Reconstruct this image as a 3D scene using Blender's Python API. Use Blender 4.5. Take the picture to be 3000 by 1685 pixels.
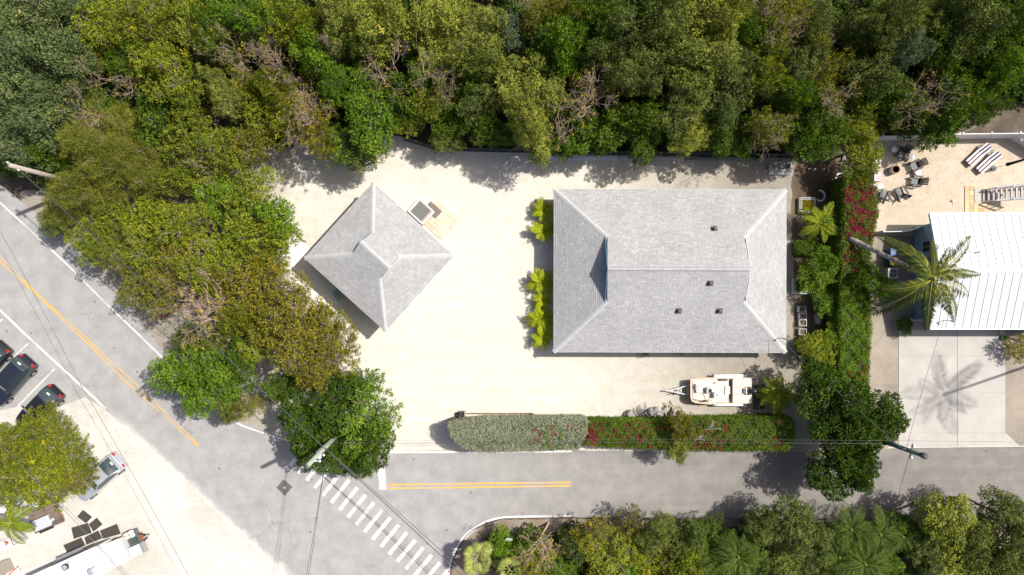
import bpy, math, random
import numpy as np
from mathutils import Vector, Matrix

for o in list(bpy.data.objects):
    bpy.data.objects.remove(o, do_unlink=True)
scene = bpy.context.scene
R = math.radians
COL = scene.collection

# ------------------------------------------------------------------ camera, world, sun, exposure
PPM, HC, NX, NY = 34.0, 2000.0 / 34.0, 1500.0, 910.0     # photo pixels per metre on the ground, flying height
cam_d = bpy.data.cameras.new('camera')
cam_d.lens, cam_d.sensor_width, cam_d.sensor_fit = 24.0, 36.0, 'HORIZONTAL'
cam_d.shift_y = (NY - 842.5) / 3000.0
cam_d.clip_start, cam_d.clip_end = 0.5, 2000.0
cam = bpy.data.objects.new('camera', cam_d)
COL.objects.link(cam)
cam.location = (0, 0, HC)
scene.camera = cam

SUN_EL = R(55.0)
sdir = Vector((0.944, 0.33, 0)).normalized() * math.cos(SUN_EL) + Vector((0, 0, math.sin(SUN_EL)))   # towards the sun
world = bpy.data.worlds.new('World')
scene.world = world
world.use_nodes = True
wn = world.node_tree
wn.nodes.clear()
w_out = wn.nodes.new('ShaderNodeOutputWorld')
w_bg = wn.nodes.new('ShaderNodeBackground')
w_sky = wn.nodes.new('ShaderNodeTexSky')
w_sky.sky_type = 'NISHITA'
w_sky.sun_disc = False
w_sky.sun_elevation = SUN_EL
w_sky.sun_rotation = math.atan2(sdir.x, sdir.y)
w_sky.air_density, w_sky.dust_density, w_sky.ozone_density = 0.7, 3.5, 0.6
w_bg.inputs['Strength'].default_value = 0.095
wn.links.new(w_sky.outputs[0], w_bg.inputs[0])
wn.links.new(w_bg.outputs[0], w_out.inputs[0])
sun_d = bpy.data.lights.new('sun', 'SUN')
sun_d.energy, sun_d.angle, sun_d.color = 4.1, R(0.8), (1.0, 0.945, 0.86)
sun = bpy.data.objects.new('sun', sun_d)
COL.objects.link(sun)
sun.rotation_euler = (-sdir).to_track_quat('-Z', 'Y').to_euler()
sun.location = (30, 10, 60)
vs = scene.view_settings
vs.view_transform, vs.look, vs.gamma, vs.use_curve_mapping = 'Standard', 'None', 1.0, False
vs.exposure = 0.62

# ------------------------------------------------------------------ helpers
def P(px, py, z=0.0):
    """photo pixel seen at height z -> metres in the place (x right, y up the photo, z up)"""
    k = (1 - z / HC) / PPM
    return Vector(((px - NX) * k, -(py - NY) * k, z))

def PL(pts, z=0.0):
    return [P(x, y, z) for x, y in pts]

def tag(o, label=None, cat=None, group=None, kind=None):
    if label: o['label'] = label
    if cat: o['category'] = cat
    if group: o['group'] = group
    if kind: o['kind'] = kind
    return o

def thing(name, loc, label, cat, group=None, rz=0.0):
    o = bpy.data.objects.new(name, None)
    o.empty_display_size = 0.3
    COL.objects.link(o)
    o.location = loc
    o.rotation_euler = (0, 0, rz)
    return tag(o, label, cat, group)

def link(name, mesh, parent=None, loc=None, rz=None, scale=None):
    o = bpy.data.objects.new(name, mesh)
    COL.objects.link(o)
    o.parent = parent
    if loc is not None: o.location = loc
    if rz is not None: o.rotation_euler = (0, 0, rz)
    if scale is not None: o.scale = scale
    return o

def copy_tree(o, parent=None):
    c = o.copy()
    COL.objects.link(c)
    c.parent = parent
    for ch in list(o.children):
        copy_tree(ch, c)
    return c

class MB:
    """collects shapes into one mesh"""
    def __init__(s):
        s.v, s.f, s.t = [], [], []
    def add(s, vs, fs, t=0.5):
        n = len(s.v)
        s.v += [tuple(v) for v in vs]
        s.f += [tuple(i + n for i in f) for f in fs]
        s.t += [t] * len(fs)
        return s
    def box(s, c, d, rz=0.0, t=0.5, taper=1.0):
        cx, cy, cz = c
        a, b, h = d[0] / 2, d[1] / 2, d[2] / 2
        co, si = math.cos(rz), math.sin(rz)
        vs = []
        for z, k in ((-h, 1.0), (h, taper)):
            for x, y in ((-a * k, -b * k), (a * k, -b * k), (a * k, b * k), (-a * k, b * k)):
                vs.append((cx + x * co - y * si, cy + x * si + y * co, cz + z))
        return s.add(vs, [(3, 2, 1, 0), (4, 5, 6, 7), (0, 1, 5, 4), (1, 2, 6, 5), (2, 3, 7, 6), (3, 0, 4, 7)], t)
    def beam(s, a, b, w, h, t=0.5):
        a, b = Vector(a), Vector(b)
        d = (b - a)
        if d.length < 1e-6: return s
        d.normalize()
        up = Vector((0, 0, 1)) if abs(d.z) < 0.95 else Vector((1, 0, 0))
        sx = d.cross(up).normalized() * (w / 2)
        sy = sx.cross(d).normalized() * (h / 2)
        vs = [p + q for p in (a, b) for q in (-sx - sy, sx - sy, sx + sy, -sx + sy)]
        return s.add(vs, [(3, 2, 1, 0), (4, 5, 6, 7), (0, 1, 5, 4), (1, 2, 6, 5), (2, 3, 7, 6), (3, 0, 4, 7)], t)
    def prism(s, pts, z0, z1, t=0.5):
        ar = sum(pts[i][0] * pts[(i + 1) % len(pts)][1] - pts[(i + 1) % len(pts)][0] * pts[i][1] for i in range(len(pts)))
        if ar < 0: pts = list(pts)[::-1]
        n = len(pts)
        vs = [(p[0], p[1], z0) for p in pts] + [(p[0], p[1], z1) for p in pts]
        fs = [tuple(range(n - 1, -1, -1)), tuple(range(n, 2 * n))]
        fs += [(i, (i + 1) % n, n + (i + 1) % n, n + i) for i in range(n)]
        return s.add(vs, fs, t)
    def sheet(s, pts, z=None, t=0.5):
        pts = [(p[0], p[1], p[2] if z is None else z) for p in pts]
        ar = sum(pts[i][0] * pts[(i + 1) % len(pts)][1] - pts[(i + 1) % len(pts)][0] * pts[i][1] for i in range(len(pts)))
        if ar < 0: pts = pts[::-1]
        return s.add(pts, [tuple(range(len(pts)))], t)
    def tube(s, path, rad, n=8, cap=True, t=0.5):
        path = [Vector(p) for p in path]
        if not hasattr(rad, '__len__'): rad = [rad] * len(path)
        vs, fs = [], []
        ref = None
        for i, p in enumerate(path):
            d = (path[min(i + 1, len(path) - 1)] - path[max(i - 1, 0)])
            d = d.normalized() if d.length > 1e-9 else Vector((0, 0, 1))
            if ref is None:
                ref = d.cross(Vector((0, 0, 1)) if abs(d.z) < 0.9 else Vector((1, 0, 0))).normalized()
            ref = (ref - d * ref.dot(d)).normalized()
            b = d.cross(ref)
            for k in range(n):
                a = 2 * math.pi * k / n
                vs.append(p + (ref * math.cos(a) + b * math.sin(a)) * rad[i])
        m = len(path)
        for i in range(m - 1):
            for k in range(n):
                k2 = (k + 1) % n
                fs.append((i * n + k, i * n + k2, (i + 1) * n + k2, (i + 1) * n + k))
        if cap:
            fs.append(tuple(range(n - 1, -1, -1)))
            fs.append(tuple((m - 1) * n + k for k in range(n)))
        return s.add(vs, fs, t)
    def lathe(s, prof, c=(0, 0, 0), n=20, t=0.5):
        vs, fs = [], []
        for r, z in prof:
            for k in range(n):
                a = 2 * math.pi * k / n
                vs.append((c[0] + r * math.cos(a), c[1] + r * math.sin(a), c[2] + z))
        for i in range(len(prof) - 1):
            for k in range(n):
                k2 = (k + 1) % n
                fs.append((i * n + k, i * n + k2, (i + 1) * n + k2, (i + 1) * n + k))
        fs.append(tuple(range(n - 1, -1, -1)))
        fs.append(tuple((len(prof) - 1) * n + k for k in range(n)))
        return s.add(vs, fs, t)
    def mesh(s, name, mat, smooth=False):
        me = bpy.data.meshes.new(name)
        me.from_pydata(s.v, [], s.f)
        me.materials.append(mat)
        a = me.attributes.new('tint', 'FLOAT', 'FACE')
        a.data.foreach_set('value', s.t)
        if smooth:
            me.polygons.foreach_set('use_smooth', [True] * len(me.polygons))
        me.update()
        return me
    def build(s, name, mat, parent=None, loc=None, rz=None, smooth=False, bevel=0.0):
        o = link(name, s.mesh(name, mat, smooth), parent, loc, rz)
        if bevel:
            b = o.modifiers.new('bevel', 'BEVEL')
            b.width, b.segments, b.limit_method = bevel, 2, 'ANGLE'
        return o

def quads_mesh(name, V, tint, mat):
    """V: (n,4,3) numpy quads, tint: (n,)"""
    n = len(V)
    me = bpy.data.meshes.new(name)
    me.vertices.add(n * 4)
    me.vertices.foreach_set('co', np.ascontiguousarray(V, dtype=np.float32).ravel())
    me.loops.add(n * 4)
    me.loops.foreach_set('vertex_index', np.arange(n * 4, dtype=np.int32))
    me.polygons.add(n)
    me.polygons.foreach_set('loop_start', np.arange(0, n * 4, 4, dtype=np.int32))
    try:
        me.polygons.foreach_set('loop_total', np.full(n, 4, dtype=np.int32))
    except Exception:
        pass
    a = me.attributes.new('tint', 'FLOAT', 'FACE')
    a.data.foreach_set('value', np.ascontiguousarray(tint, dtype=np.float32))
    me.materials.append(mat)
    me.update()
    me.validate()
    return me

def inpoly(x, y, poly):
    c = np.zeros(np.shape(x), bool)
    n = len(poly)
    for i in range(n):
        x1, y1 = poly[i][0], poly[i][1]
        x2, y2 = poly[(i + 1) % n][0], poly[(i + 1) % n][1]
        if y1 == y2: continue
        hit = ((y1 > y) != (y2 > y)) & (x < (x2 - x1) * (y - y1) / (y2 - y1) + x1)
        c ^= hit
    return c

def jitter(poly, step=0.6, amp=0.08, seed=1):
    """wobble the outline of a ground sheet (metres)"""
    rg = random.Random(seed)
    out = []
    n = len(poly)
    for i in range(n):
        a, b = Vector(poly[i]), Vector(poly[(i + 1) % n])
        d = b - a
        m = max(1, min(200, int(d.length / step)))
        nrm = Vector((-d.y, d.x, 0))
        nrm = nrm.normalized() if nrm.length else nrm
        for k in range(m):
            out.append(a + d * (k / m) + nrm * rg.uniform(-amp, amp))
    return out

# ------------------------------------------------------------------ materials
def nodes(name):
    m = bpy.data.materials.new(name)
    m.use_nodes = True
    nt = m.node_tree
    nt.nodes.clear()
    out = nt.nodes.new('ShaderNodeOutputMaterial')
    b = nt.nodes.new('ShaderNodeBsdfPrincipled')
    nt.links.new(b.outputs[0], out.inputs[0])
    return m, nt, b, out

def N(nt, typ, **kw):
    n = nt.nodes.new(typ)
    for k, v in kw.items():
        if k in n.inputs: n.inputs[k].default_value = v
        else: setattr(n, k, v)
    return n

def ramp(nt, fac, stops):
    r = nt.nodes.new('ShaderNodeValToRGB')
    el = r.color_ramp.elements
    while len(el) > 1: el.remove(el[-1])
    el[0].position, el[0].color = stops[0][0], (*stops[0][1], 1)
    for p, c in stops[1:]:
        e = el.new(p)
        e.color = (*c, 1)
    nt.links.new(fac, r.inputs[0])
    return r.outputs[0]

def mixc(nt, fac, a, b, mode='MIX'):
    m = nt.nodes.new('ShaderNodeMix')
    m.data_type, m.blend_type = 'RGBA', mode
    for s, i in ((fac, 0), (a, 6), (b, 7)):
        if isinstance(s, (int, float)): m.inputs[i].default_value = s
        elif isinstance(s, tuple): m.inputs[i].default_value = (*s, 1)
        else: nt.links.new(s, m.inputs[i])
    return m.outputs[2]

def noise(nt, vec, scale, detail=4, rough=0.6):
    n = nt.nodes.new('ShaderNodeTexNoise')
    n.inputs['Scale'].default_value = scale
    n.inputs['Detail'].default_value = detail
    n.inputs['Roughness'].default_value = rough
    nt.links.new(vec, n.inputs['Vector'])
    return n.outputs[0]

def maprange(nt, v, a, b, c=0.0, d=1.0):
    m = nt.nodes.new('ShaderNodeMapRange')
    m.interpolation_type = 'SMOOTHSTEP'
    m.inputs[1].default_value, m.inputs[2].default_value = a, b
    m.inputs[3].default_value, m.inputs[4].default_value = c, d
    nt.links.new(v, m.inputs[0])
    return m.outputs[0]

def math_(nt, op, a, b=0.0):
    m = nt.nodes.new('ShaderNodeMath')
    m.operation = op
    for s, i in ((a, 0), (b, 1)):
        if isinstance(s, (int, float)): m.inputs[i].default_value = s
        else: nt.links.new(s, m.inputs[i])
    return m.outputs[0]

def bump(nt, b, h, strength, dist=0.02):
    n = nt.nodes.new('ShaderNodeBump')
    n.inputs['Strength'].default_value, n.inputs['Distance'].default_value = strength, dist
    nt.links.new(h, n.inputs['Height'])
    nt.links.new(n.outputs[0], b.inputs['Normal'])

def geo_pos(nt):
    return nt.nodes.new('ShaderNodeNewGeometry').outputs['Position']

MATS = {}
def mat(name, col, var=0.12, scale=3.0, rough=0.75, metal=0.0, bmp=0.0, tint=0.0, coat=0.0, spec=0.4):
    """plain paint / wood / stone: base colour with mottling, per-piece tint and fine relief"""
    if name in MATS: return MATS[name]
    m, nt, b, out = nodes(name)
    tc = nt.nodes.new('ShaderNodeTexCoord').outputs['Object']
    n = noise(nt, tc, scale, 5)
    c = tuple(col)
    k = mixc(nt, n, tuple(x * (1 - var) for x in c), tuple(min(1, x * (1 + var)) for x in c))
    if tint:
        at = N(nt, 'ShaderNodeAttribute', attribute_name='tint').outputs['Fac']
        k = mixc(nt, 1.0, k, ramp(nt, at, [(0, (1 - tint,) * 3), (1, (1 + tint,) * 3)]), 'MULTIPLY')
    nt.links.new(k, b.inputs['Base Color'])
    b.inputs['Roughness'].default_value = rough
    b.inputs['Metallic'].default_value = metal
    b.inputs['Specular IOR Level'].default_value = spec
    b.inputs['Coat Weight'].default_value = coat
    if bmp:
        bump(nt, b, noise(nt, tc, scale * 8, 4), bmp, 0.01)
    MATS[name] = m
    return m

def leaf_mat(name, cols, trans=0.16, obj_var=0.12, rough=0.65, gain=1.25):
    """cols: stops along the random tint of each leaf"""
    if name in MATS: return MATS[name]
    m, nt, b, out = nodes(name)
    at = N(nt, 'ShaderNodeAttribute', attribute_name='tint').outputs['Fac']
    c = ramp(nt, at, [(p, tuple(min(.8, x * gain) for x in q)) for p, q in cols])
    oi = nt.nodes.new('ShaderNodeObjectInfo').outputs['Random']
    c = mixc(nt, 1.0, c, ramp(nt, oi, [(0, (1 - obj_var, 1 - obj_var, 1.0)), (0.5, (1, 1, 1)), (1, (1 + obj_var, 1 + obj_var * .6, 1 - obj_var))]), 'MULTIPLY')
    nt.links.new(c, b.inputs['Base Color'])
    b.inputs['Roughness'].default_value = rough
    b.inputs['Specular IOR Level'].default_value = 0.10
    tr = nt.nodes.new('ShaderNodeBsdfTranslucent')
    nt.links.new(mixc(nt, 1.0, c, (1.15, 1.1, 0.6), 'MULTIPLY'), tr.inputs[0])
    mx = nt.nodes.new('ShaderNodeMixShader')
    mx.inputs[0].default_value = trans
    nt.links.new(b.outputs[0], mx.inputs[1])
    nt.links.new(tr.outputs[0], mx.inputs[2])
    nt.links.new(mx.outputs[0], out.inputs[0])
    MATS[name] = m
    return m

def gravel_mat(name, lighter, darker, gx=None, speck=0.25, litter=0.0, scale=1.0, tracks=()):
    """shell gravel: a pale and a greyer stone tone, grain, traffic marks.
    gx: (x0,x1) metres of painted brightness falloff, where the fresh stone gives way to the old"""
    m, nt, b, out = nodes(name)
    p = geo_pos(nt)
    big = noise(nt, p, 0.16, 4)
    med = noise(nt, p, 1.1, 5)
    fine = noise(nt, p, 9.0 * scale, 3, 0.8)
    grain = noise(nt, p, 30.0 * scale, 2, 0.8)
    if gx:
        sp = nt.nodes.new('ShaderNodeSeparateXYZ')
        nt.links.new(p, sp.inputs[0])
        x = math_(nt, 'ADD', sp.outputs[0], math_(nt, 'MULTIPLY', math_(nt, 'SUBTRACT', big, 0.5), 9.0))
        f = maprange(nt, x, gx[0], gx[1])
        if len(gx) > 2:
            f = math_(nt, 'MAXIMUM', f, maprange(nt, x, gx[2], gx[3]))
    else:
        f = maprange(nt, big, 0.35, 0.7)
    c = mixc(nt, f, lighter, darker)
    g = math_(nt, 'ADD', math_(nt, 'MULTIPLY', fine, 0.6), math_(nt, 'MULTIPLY', grain, 0.4))
    g2 = ramp(nt, g, [(0.33, (1 - speck,) * 3), (0.5, (1, 1, 1)), (0.68, (1 + speck * .6,) * 3)])
    k = math_(nt, 'ADD', math_(nt, 'MULTIPLY', f, 0.7), 0.3)
    c = mixc(nt, k, c, mixc(nt, 1.0, c, g2, 'MULTIPLY'))
    c = mixc(nt, 1.0, c, ramp(nt, med, [(0.3, (0.9, 0.89, 0.87)), (0.6, (1.03, 1.03, 1.03))]), 'MULTIPLY')
    mp = nt.nodes.new('ShaderNodeMapping')                       # swept streaks of passing wheels
    mp.inputs['Scale'].default_value = (0.12, 1.5, 1)
    mp.inputs['Rotation'].default_value = (0, 0, 0.35)
    nt.links.new(p, mp.inputs[0])
    c = mixc(nt, 1.0, c, ramp(nt, noise(nt, mp.outputs[0], 1.0, 4), [(0.3, (0.965, 0.96, 0.95)), (0.62, (1.01, 1.01, 1.01))]), 'MULTIPLY')
    for (tx, ty, r1, r2) in tracks:                              # wheel ruts of turning cars
        ds = nt.nodes.new('ShaderNodeVectorMath')
        ds.operation = 'DISTANCE'
        nt.links.new(p, ds.inputs[0])
        ds.inputs[1].default_value = (tx, ty, 0.0)
        dd_ = math_(nt, 'ADD', ds.outputs['Value'], math_(nt, 'MULTIPLY', math_(nt, 'SUBTRACT', big, 0.5), 2.5))
        for rr in (r1, r2):
            band = maprange(nt, math_(nt, 'ABSOLUTE', math_(nt, 'SUBTRACT', dd_, rr)), 0.05, 0.4, 1.0, 0.0)
            c = mixc(nt, math_(nt, 'MULTIPLY', band, maprange(nt, med, 0.38, 0.62, 0.0, 0.16)), c, darker)
    if litter:
        sp2 = noise(nt, p, 5.0, 2, 0.9)
        c = mixc(nt, maprange(nt, sp2, 0.66, 0.72, 0, litter), c, (0.22, 0.10, 0.05))
    nt.links.new(c, b.inputs['Base Color'])
    b.inputs['Roughness'].default_value = 0.95
    b.inputs['Specular IOR Level'].default_value = 0.1
    bump(nt, b, g, 0.5, 0.03)
    MATS[name] = m
    return m

def asphalt_mat():
    m, nt, b, out = nodes('asphalt')
    p = geo_pos(nt)
    sp = nt.nodes.new('ShaderNodeSeparateXYZ')
    nt.links.new(p, sp.inputs[0])
    big = noise(nt, p, 0.11, 4)
    med = noise(nt, p, 0.8, 6)
    fine = noise(nt, p, 14, 3, 0.8)
    # pale grey at left turning to deeper, warmer grey at right
    xx = math_(nt, 'ADD', sp.outputs[0], math_(nt, 'MULTIPLY', math_(nt, 'SUBTRACT', big, 0.5), 16.0))
    f = maprange(nt, xx, -14, 24)
    c = mixc(nt, f, (0.300, 0.297, 0.295), (0.198, 0.187, 0.176))
    # wheel-track streaks along the side lane
    mp = nt.nodes.new('ShaderNodeMapping')
    mp.inputs['Scale'].default_value = (0.05, 1.4, 1)
    nt.links.new(p, mp.inputs[0])
    st = noise(nt, mp.outputs[0], 1.0, 4)
    c = mixc(nt, math_(nt, 'MULTIPLY', f, 0.45), c, mixc(nt, 1.0, c, ramp(nt, st, [(0.3, (0.82, 0.82, 0.82)), (0.65, (1.14, 1.13, 1.12))]), 'MULTIPLY'))
    c = mixc(nt, 1.0, c, ramp(nt, med, [(0.28, (0.84, 0.84, 0.85)), (0.65, (1.10, 1.10, 1.09))]), 'MULTIPLY')
    c = mixc(nt, 1.0, c, ramp(nt, fine, [(0.25, (0.86, 0.86, 0.86)), (0.7, (1.1, 1.1, 1.1))]), 'MULTIPLY')
    # hairline cracks where the surfacing has aged
    cr = nt.nodes.new('ShaderNodeTexVoronoi')
    cr.feature = 'DISTANCE_TO_EDGE'
    cr.inputs['Scale'].default_value = 0.22
    wv = nt.nodes.new('ShaderNodeVectorMath')
    wv.operation = 'ADD'
    nz = nt.nodes.new('ShaderNodeTexNoise')
    nz.inputs['Scale'].default_value = 0.9
    nz.inputs['Detail'].default_value = 5
    nt.links.new(p, nz.inputs['Vector'])
    nt.links.new(p, wv.inputs[0])
    nt.links.new(nz.outputs['Color'], wv.inputs[1])
    nt.links.new(wv.outputs[0], cr.inputs['Vector'])
    msk = math_(nt, 'MULTIPLY', maprange(nt, cr.outputs[0], 0.003, 0.011, 0.3, 0.0), maprange(nt, noise(nt, p, 0.13, 2), 0.54, 0.64))
    c = mixc(nt, msk, c, (0.09, 0.088, 0.085))
    # oil spots
    v = nt.nodes.new('ShaderNodeTexVoronoi')
    v.inputs['Scale'].default_value = 0.55
    nt.links.new(p, v.inputs['Vector'])
    c = mixc(nt, maprange(nt, v.outputs[0], 0.035, 0.075, 0.65, 0.0), c, (0.07, 0.065, 0.06))
    # white gravel dust carried onto the asphalt from the car park
    a, d = P(342, 1229), P(835, 1685)
    n = Vector((d.y - a.y, -(d.x - a.x), 0)).normalized()
    if n.dot(P(600, 1300) - a) < 0: n = -n
    dist = math_(nt, 'SUBTRACT', math_(nt, 'ADD', math_(nt, 'MULTIPLY', sp.outputs[0], n.x), math_(nt, 'MULTIPLY', sp.outputs[1], n.y)), n.dot(a))
    dist = math_(nt, 'ADD', dist, math_(nt, 'MULTIPLY', math_(nt, 'SUBTRACT', med, 0.5), 1.6))
    dist = math_(nt, 'ADD', dist, math_(nt, 'MULTIPLY', math_(nt, 'SUBTRACT', noise(nt, p, 6, 4, 0.8), 0.5), 1.2))
    south = maprange(nt, sp.outputs[1], P(0, 1200).y, P(0, 1260).y)
    du = math_(nt, 'MULTIPLY', maprange(nt, dist, -0.1, 0.75, 1.0, 0.0), south)
    c = mixc(nt, du, c, (0.52, 0.50, 0.47))
    nt.links.new(c, b.inputs['Base Color'])
    b.inputs['Roughness'].default_value = 0.9
    b.inputs['Specular IOR Level'].default_value = 0.2
    bump(nt, b, fine, 0.3, 0.01)
    return m

def paint_mat(name, col, worn, amount):
    m, nt, b, out = nodes(name)
    p = geo_pos(nt)
    w = math_(nt, 'ADD', math_(nt, 'MULTIPLY', noise(nt, p, 0.5, 3), 0.5), math_(nt, 'MULTIPLY', noise(nt, p, 9, 5, 0.75), 0.5))
    c = mixc(nt, maprange(nt, w, 0.5 + amount, 0.62 + amount, 0.0, 0.85), col, worn)
    nt.links.new(c, b.inputs['Base Color'])
    b.inputs['Roughness'].default_value = 0.7
    return m

def ground_mat():
    m, nt, b, out = nodes('leaf_litter')
    p = geo_pos(nt)
    n = math_(nt, 'ADD', math_(nt, 'MULTIPLY', noise(nt, p, 0.7, 5), 0.5), math_(nt, 'MULTIPLY', noise(nt, p, 12, 4, 0.8), 0.5))
    c = ramp(nt, n, [(0.3, (0.035, 0.026, 0.018)), (0.5, (0.085, 0.064, 0.047)), (0.68, (0.17, 0.14, 0.11))])
    nt.links.new(c, b.inputs['Base Color'])
    b.inputs['Roughness'].default_value = 0.95
    bump(nt, b, n, 0.6, 0.05)
    return m
# ------------------------------------------------------------------ the ground
def struct(name, mb, m, **kw):
    o = mb.build(name, m, **kw)
    o['kind'] = 'structure'
    return o

M_ASPH = asphalt_mat()
M_WHITE_PAINT = paint_mat('road_paint_white', (0.70, 0.70, 0.68), (0.34, 0.34, 0.33), -0.045)
M_YELLOW_PAINT = paint_mat('road_paint_yellow', (0.62, 0.34, 0.06), (0.34, 0.31, 0.25), -0.03)
M_YARD = gravel_mat('yard_gravel', (0.548, 0.522, 0.466), (0.285, 0.26, 0.22), (4.0, 23.0, -17.0, -24.0), 0.5, 0.0, 1.0, [(P(1500, 1190).x, P(1500, 1190).y, 6.6, 8.1), (P(1330, 1500).x, P(1330, 1500).y, 13.5, 15.0), (P(1700, 1000).x, P(1700, 1000).y, 8.2, 9.7)])  # brightness falloff to the right put into the gravel colour; greyer dirt at left
M_LOT = gravel_mat('car_park_gravel', (0.53, 0.515, 0.485), (0.445, 0.42, 0.38), None, 0.3, 0.35, 1.0, [(P(100, 1700).x, P(100, 1700).y, 9.0, 10.5), (P(700, 1300).x, P(700, 1300).y, 9.2, 10.7)])
M_SIDE = gravel_mat('side_gravel', (0.33, 0.29, 0.24), (0.24, 0.21, 0.18), None, 0.5)
M_SAND = gravel_mat('patio_sand', (0.50, 0.435, 0.355), (0.44, 0.375, 0.295), None, 0.15, 0.5)
M_SOIL = gravel_mat('garden_soil', (0.15, 0.115, 0.085), (0.075, 0.052, 0.036), None, 0.6)
M_VERGE = gravel_mat('verge_dirt', (0.26, 0.22, 0.18), (0.17, 0.135, 0.1), None, 0.4, 0.5)
M_CONC = mat('concrete', (0.395, 0.377, 0.352), 0.24, 0.6, 0.9, bmp=0.1)

mb = MB()
mb.sheet([(-400, -400), (400, -400), (400, 400), (-400, 400)], 0.0)
struct('ground', mb, ground_mat())

lot_edge = [(342, 1229), (388, 1275), (435, 1318), (505, 1376), (606, 1473), (722, 1582), (835, 1685), (1000, 1850)]
lot = [(-500, 1220), (0, 1195), (60, 1185), (166, 1185), (249, 1155), (300, 1182)] + [(x + 12, y - 12) for x, y in lot_edge] + [(1000, 2000), (-500, 2000)]
struct('car_park_gravel', MB().sheet(jitter(PL(lot), 0.8, 0.1, 2), 0.005), M_LOT)

yard = [(1000, 380), (1165, 395), (1280, 438), (1600, 450), (2330, 462), (2350, 470), (2350, 560), (2330, 700), (2335, 1060), (2400, 1110), (2450, 1200), (2450, 1330),
        (1120, 1332), (880, 1322), (690, 1250), (550, 1120), (330, 870), (170, 690), (60, 620), (60, 560), (400, 540), (800, 420)]
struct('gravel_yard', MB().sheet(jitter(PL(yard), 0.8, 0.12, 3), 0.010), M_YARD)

soil = [(2330, 478), (2470, 452), (2560, 452), (2560, 1335), (2445, 1335), (2440, 1130), (2360, 1062), (2325, 1010), (2322, 700), (2318, 560)]
struct('garden_soil', MB().sheet(jitter(PL(soil), 0.4, 0.12, 4), 0.015), M_SOIL)

struct('side_path', MB().sheet(jitter(PL([(2546, 675), (2730, 660), (2730, 975), (2634, 975), (2634, 1318), (2546, 1325)]), 0.5, 0.05, 5), 0.020), M_SIDE)
struct('drive_verge', MB().sheet(jitter(PL([(2942, 960), (3500, 960), (3500, 1312), (2994, 1312), (2942, 1268)]), 0.5, 0.06, 6), 0.020), M_SIDE)
struct('sand_patio', MB().sheet(PL([(2546, 398), (2960, 398), (3120, 450), (3500, 450), (3500, 690), (2546, 690)]), 0.025), M_SAND)
verge = [(1316, 1720), (1326, 1650), (1343, 1610), (1365, 1576), (1395, 1551), (1430, 1533), (1470, 1523), (1680, 1519), (2400, 1522), (3500, 1524), (3500, 2000), (1316, 2000)]
struct('verge', MB().sheet(jitter(PL(verge), 0.4, 0.05, 7), 0.012), M_VERGE)

road = [(-600, -100), (-600, 1225), (0, 1202), (60, 1190), (166, 1195), (249, 1164), (300, 1192)] + lot_edge + [(1000, 2000), (1316, 2000), (1314, 1700),
        (1322, 1648), (1340, 1607), (1362, 1573), (1393, 1548), (1428, 1529), (1467, 1520), (1680, 1515), (2100, 1518), (3600, 1519), (3600, 1306), (2995, 1307), (2630, 1313),
        (2440, 1324), (1730, 1320), (1676, 1317), (1155, 1321), (1000, 1321), (880, 1308), (819, 1277), (699, 1234), (560, 1112), (480, 1030), (345, 852), (290, 795), (190, 690),
        (120, 635), (0, 540)]
road_o = struct('road', MB().sheet(jitter(PL(road), 1.0, 0.035, 8), 0.030), M_ASPH)

# painted markings: each line a sheet of its own on the road
def stroke(pts, w, z=0.036):
    pts = [Vector((p.x, p.y, 0)) for p in PL(pts)]
    vs, fs = [], []
    for i, p in enumerate(pts):
        d = (pts[min(i + 1, len(pts) - 1)] - pts[max(i - 1, 0)]).normalized()
        n = Vector((-d.y, d.x, 0)) * (w / 2)
        vs += [(p.x - n.x, p.y - n.y, z), (p.x + n.x, p.y + n.y, z)]
    for i in range(len(pts) - 1):
        fs.append((2 * i, 2 * i + 2, 2 * i + 3, 2 * i + 1))
    return MB().add(vs, fs)

def smooth_px(pts, n=6):
    out = []
    for i in range(len(pts) - 1):
        p0, p1, p2, p3 = pts[max(i - 1, 0)], pts[i], pts[i + 1], pts[min(i + 2, len(pts) - 1)]
        for k in range(n):
            t = k / n
            out.append(tuple(0.5 * (2 * p1[j] + (p2[j] - p0[j]) * t + (2 * p0[j] - 5 * p1[j] + 4 * p2[j] - p3[j]) * t * t + (3 * p1[j] - p0[j] - 3 * p2[j] + p3[j]) * t ** 3) for j in (0, 1)))
    out.append(pts[-1])
    return out

def marking(name, pts, w, m):
    o = stroke(pts, w).build(name, m, road_o)
    return o
marking('edge_line', smooth_px([(-200, 722), (0, 908), (85, 989), (233, 1125), (311, 1198)]), 0.17, M_WHITE_PAINT)
marking('edge_line', smooth_px([(-150, 455), (0, 593), (97, 682), (194, 772), (291, 869), (388, 962), (458, 1030), (560, 1128), (640, 1205), (699, 1241), (738, 1257), (819, 1283), (900, 1308)]), 0.13, M_WHITE_PAINT)
marking('edge_line', [(1080, 1326), (1155, 1325), (1400, 1324), (1676, 1322)], 0.17, M_WHITE_PAINT)
marking('edge_line', smooth_px([(1310, 1720), (1314, 1685), (1321, 1644), (1338, 1605), (1361, 1570), (1392, 1545), (1427, 1527), (1466, 1517), (1505, 1514), (1675, 1511)]), 0.15, M_WHITE_PAINT)
marking('centre_line', smooth_px([(-150, 620), (0, 766), (93, 849), (194, 946), (272, 1020), (373, 1121), (466, 1204)]), 0.13, M_YELLOW_PAINT)
marking('centre_line', smooth_px([(479, 1215), (530, 1262), (580, 1308)]), 0.12, M_YELLOW_PAINT)
marking('centre_line', smooth_px([(-150, 608), (0, 752), (136, 884), (249, 985), (322, 1055), (400, 1126), (493, 1217), (545, 1265), (582, 1303)]), 0.10, M_YELLOW_PAINT)
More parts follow.
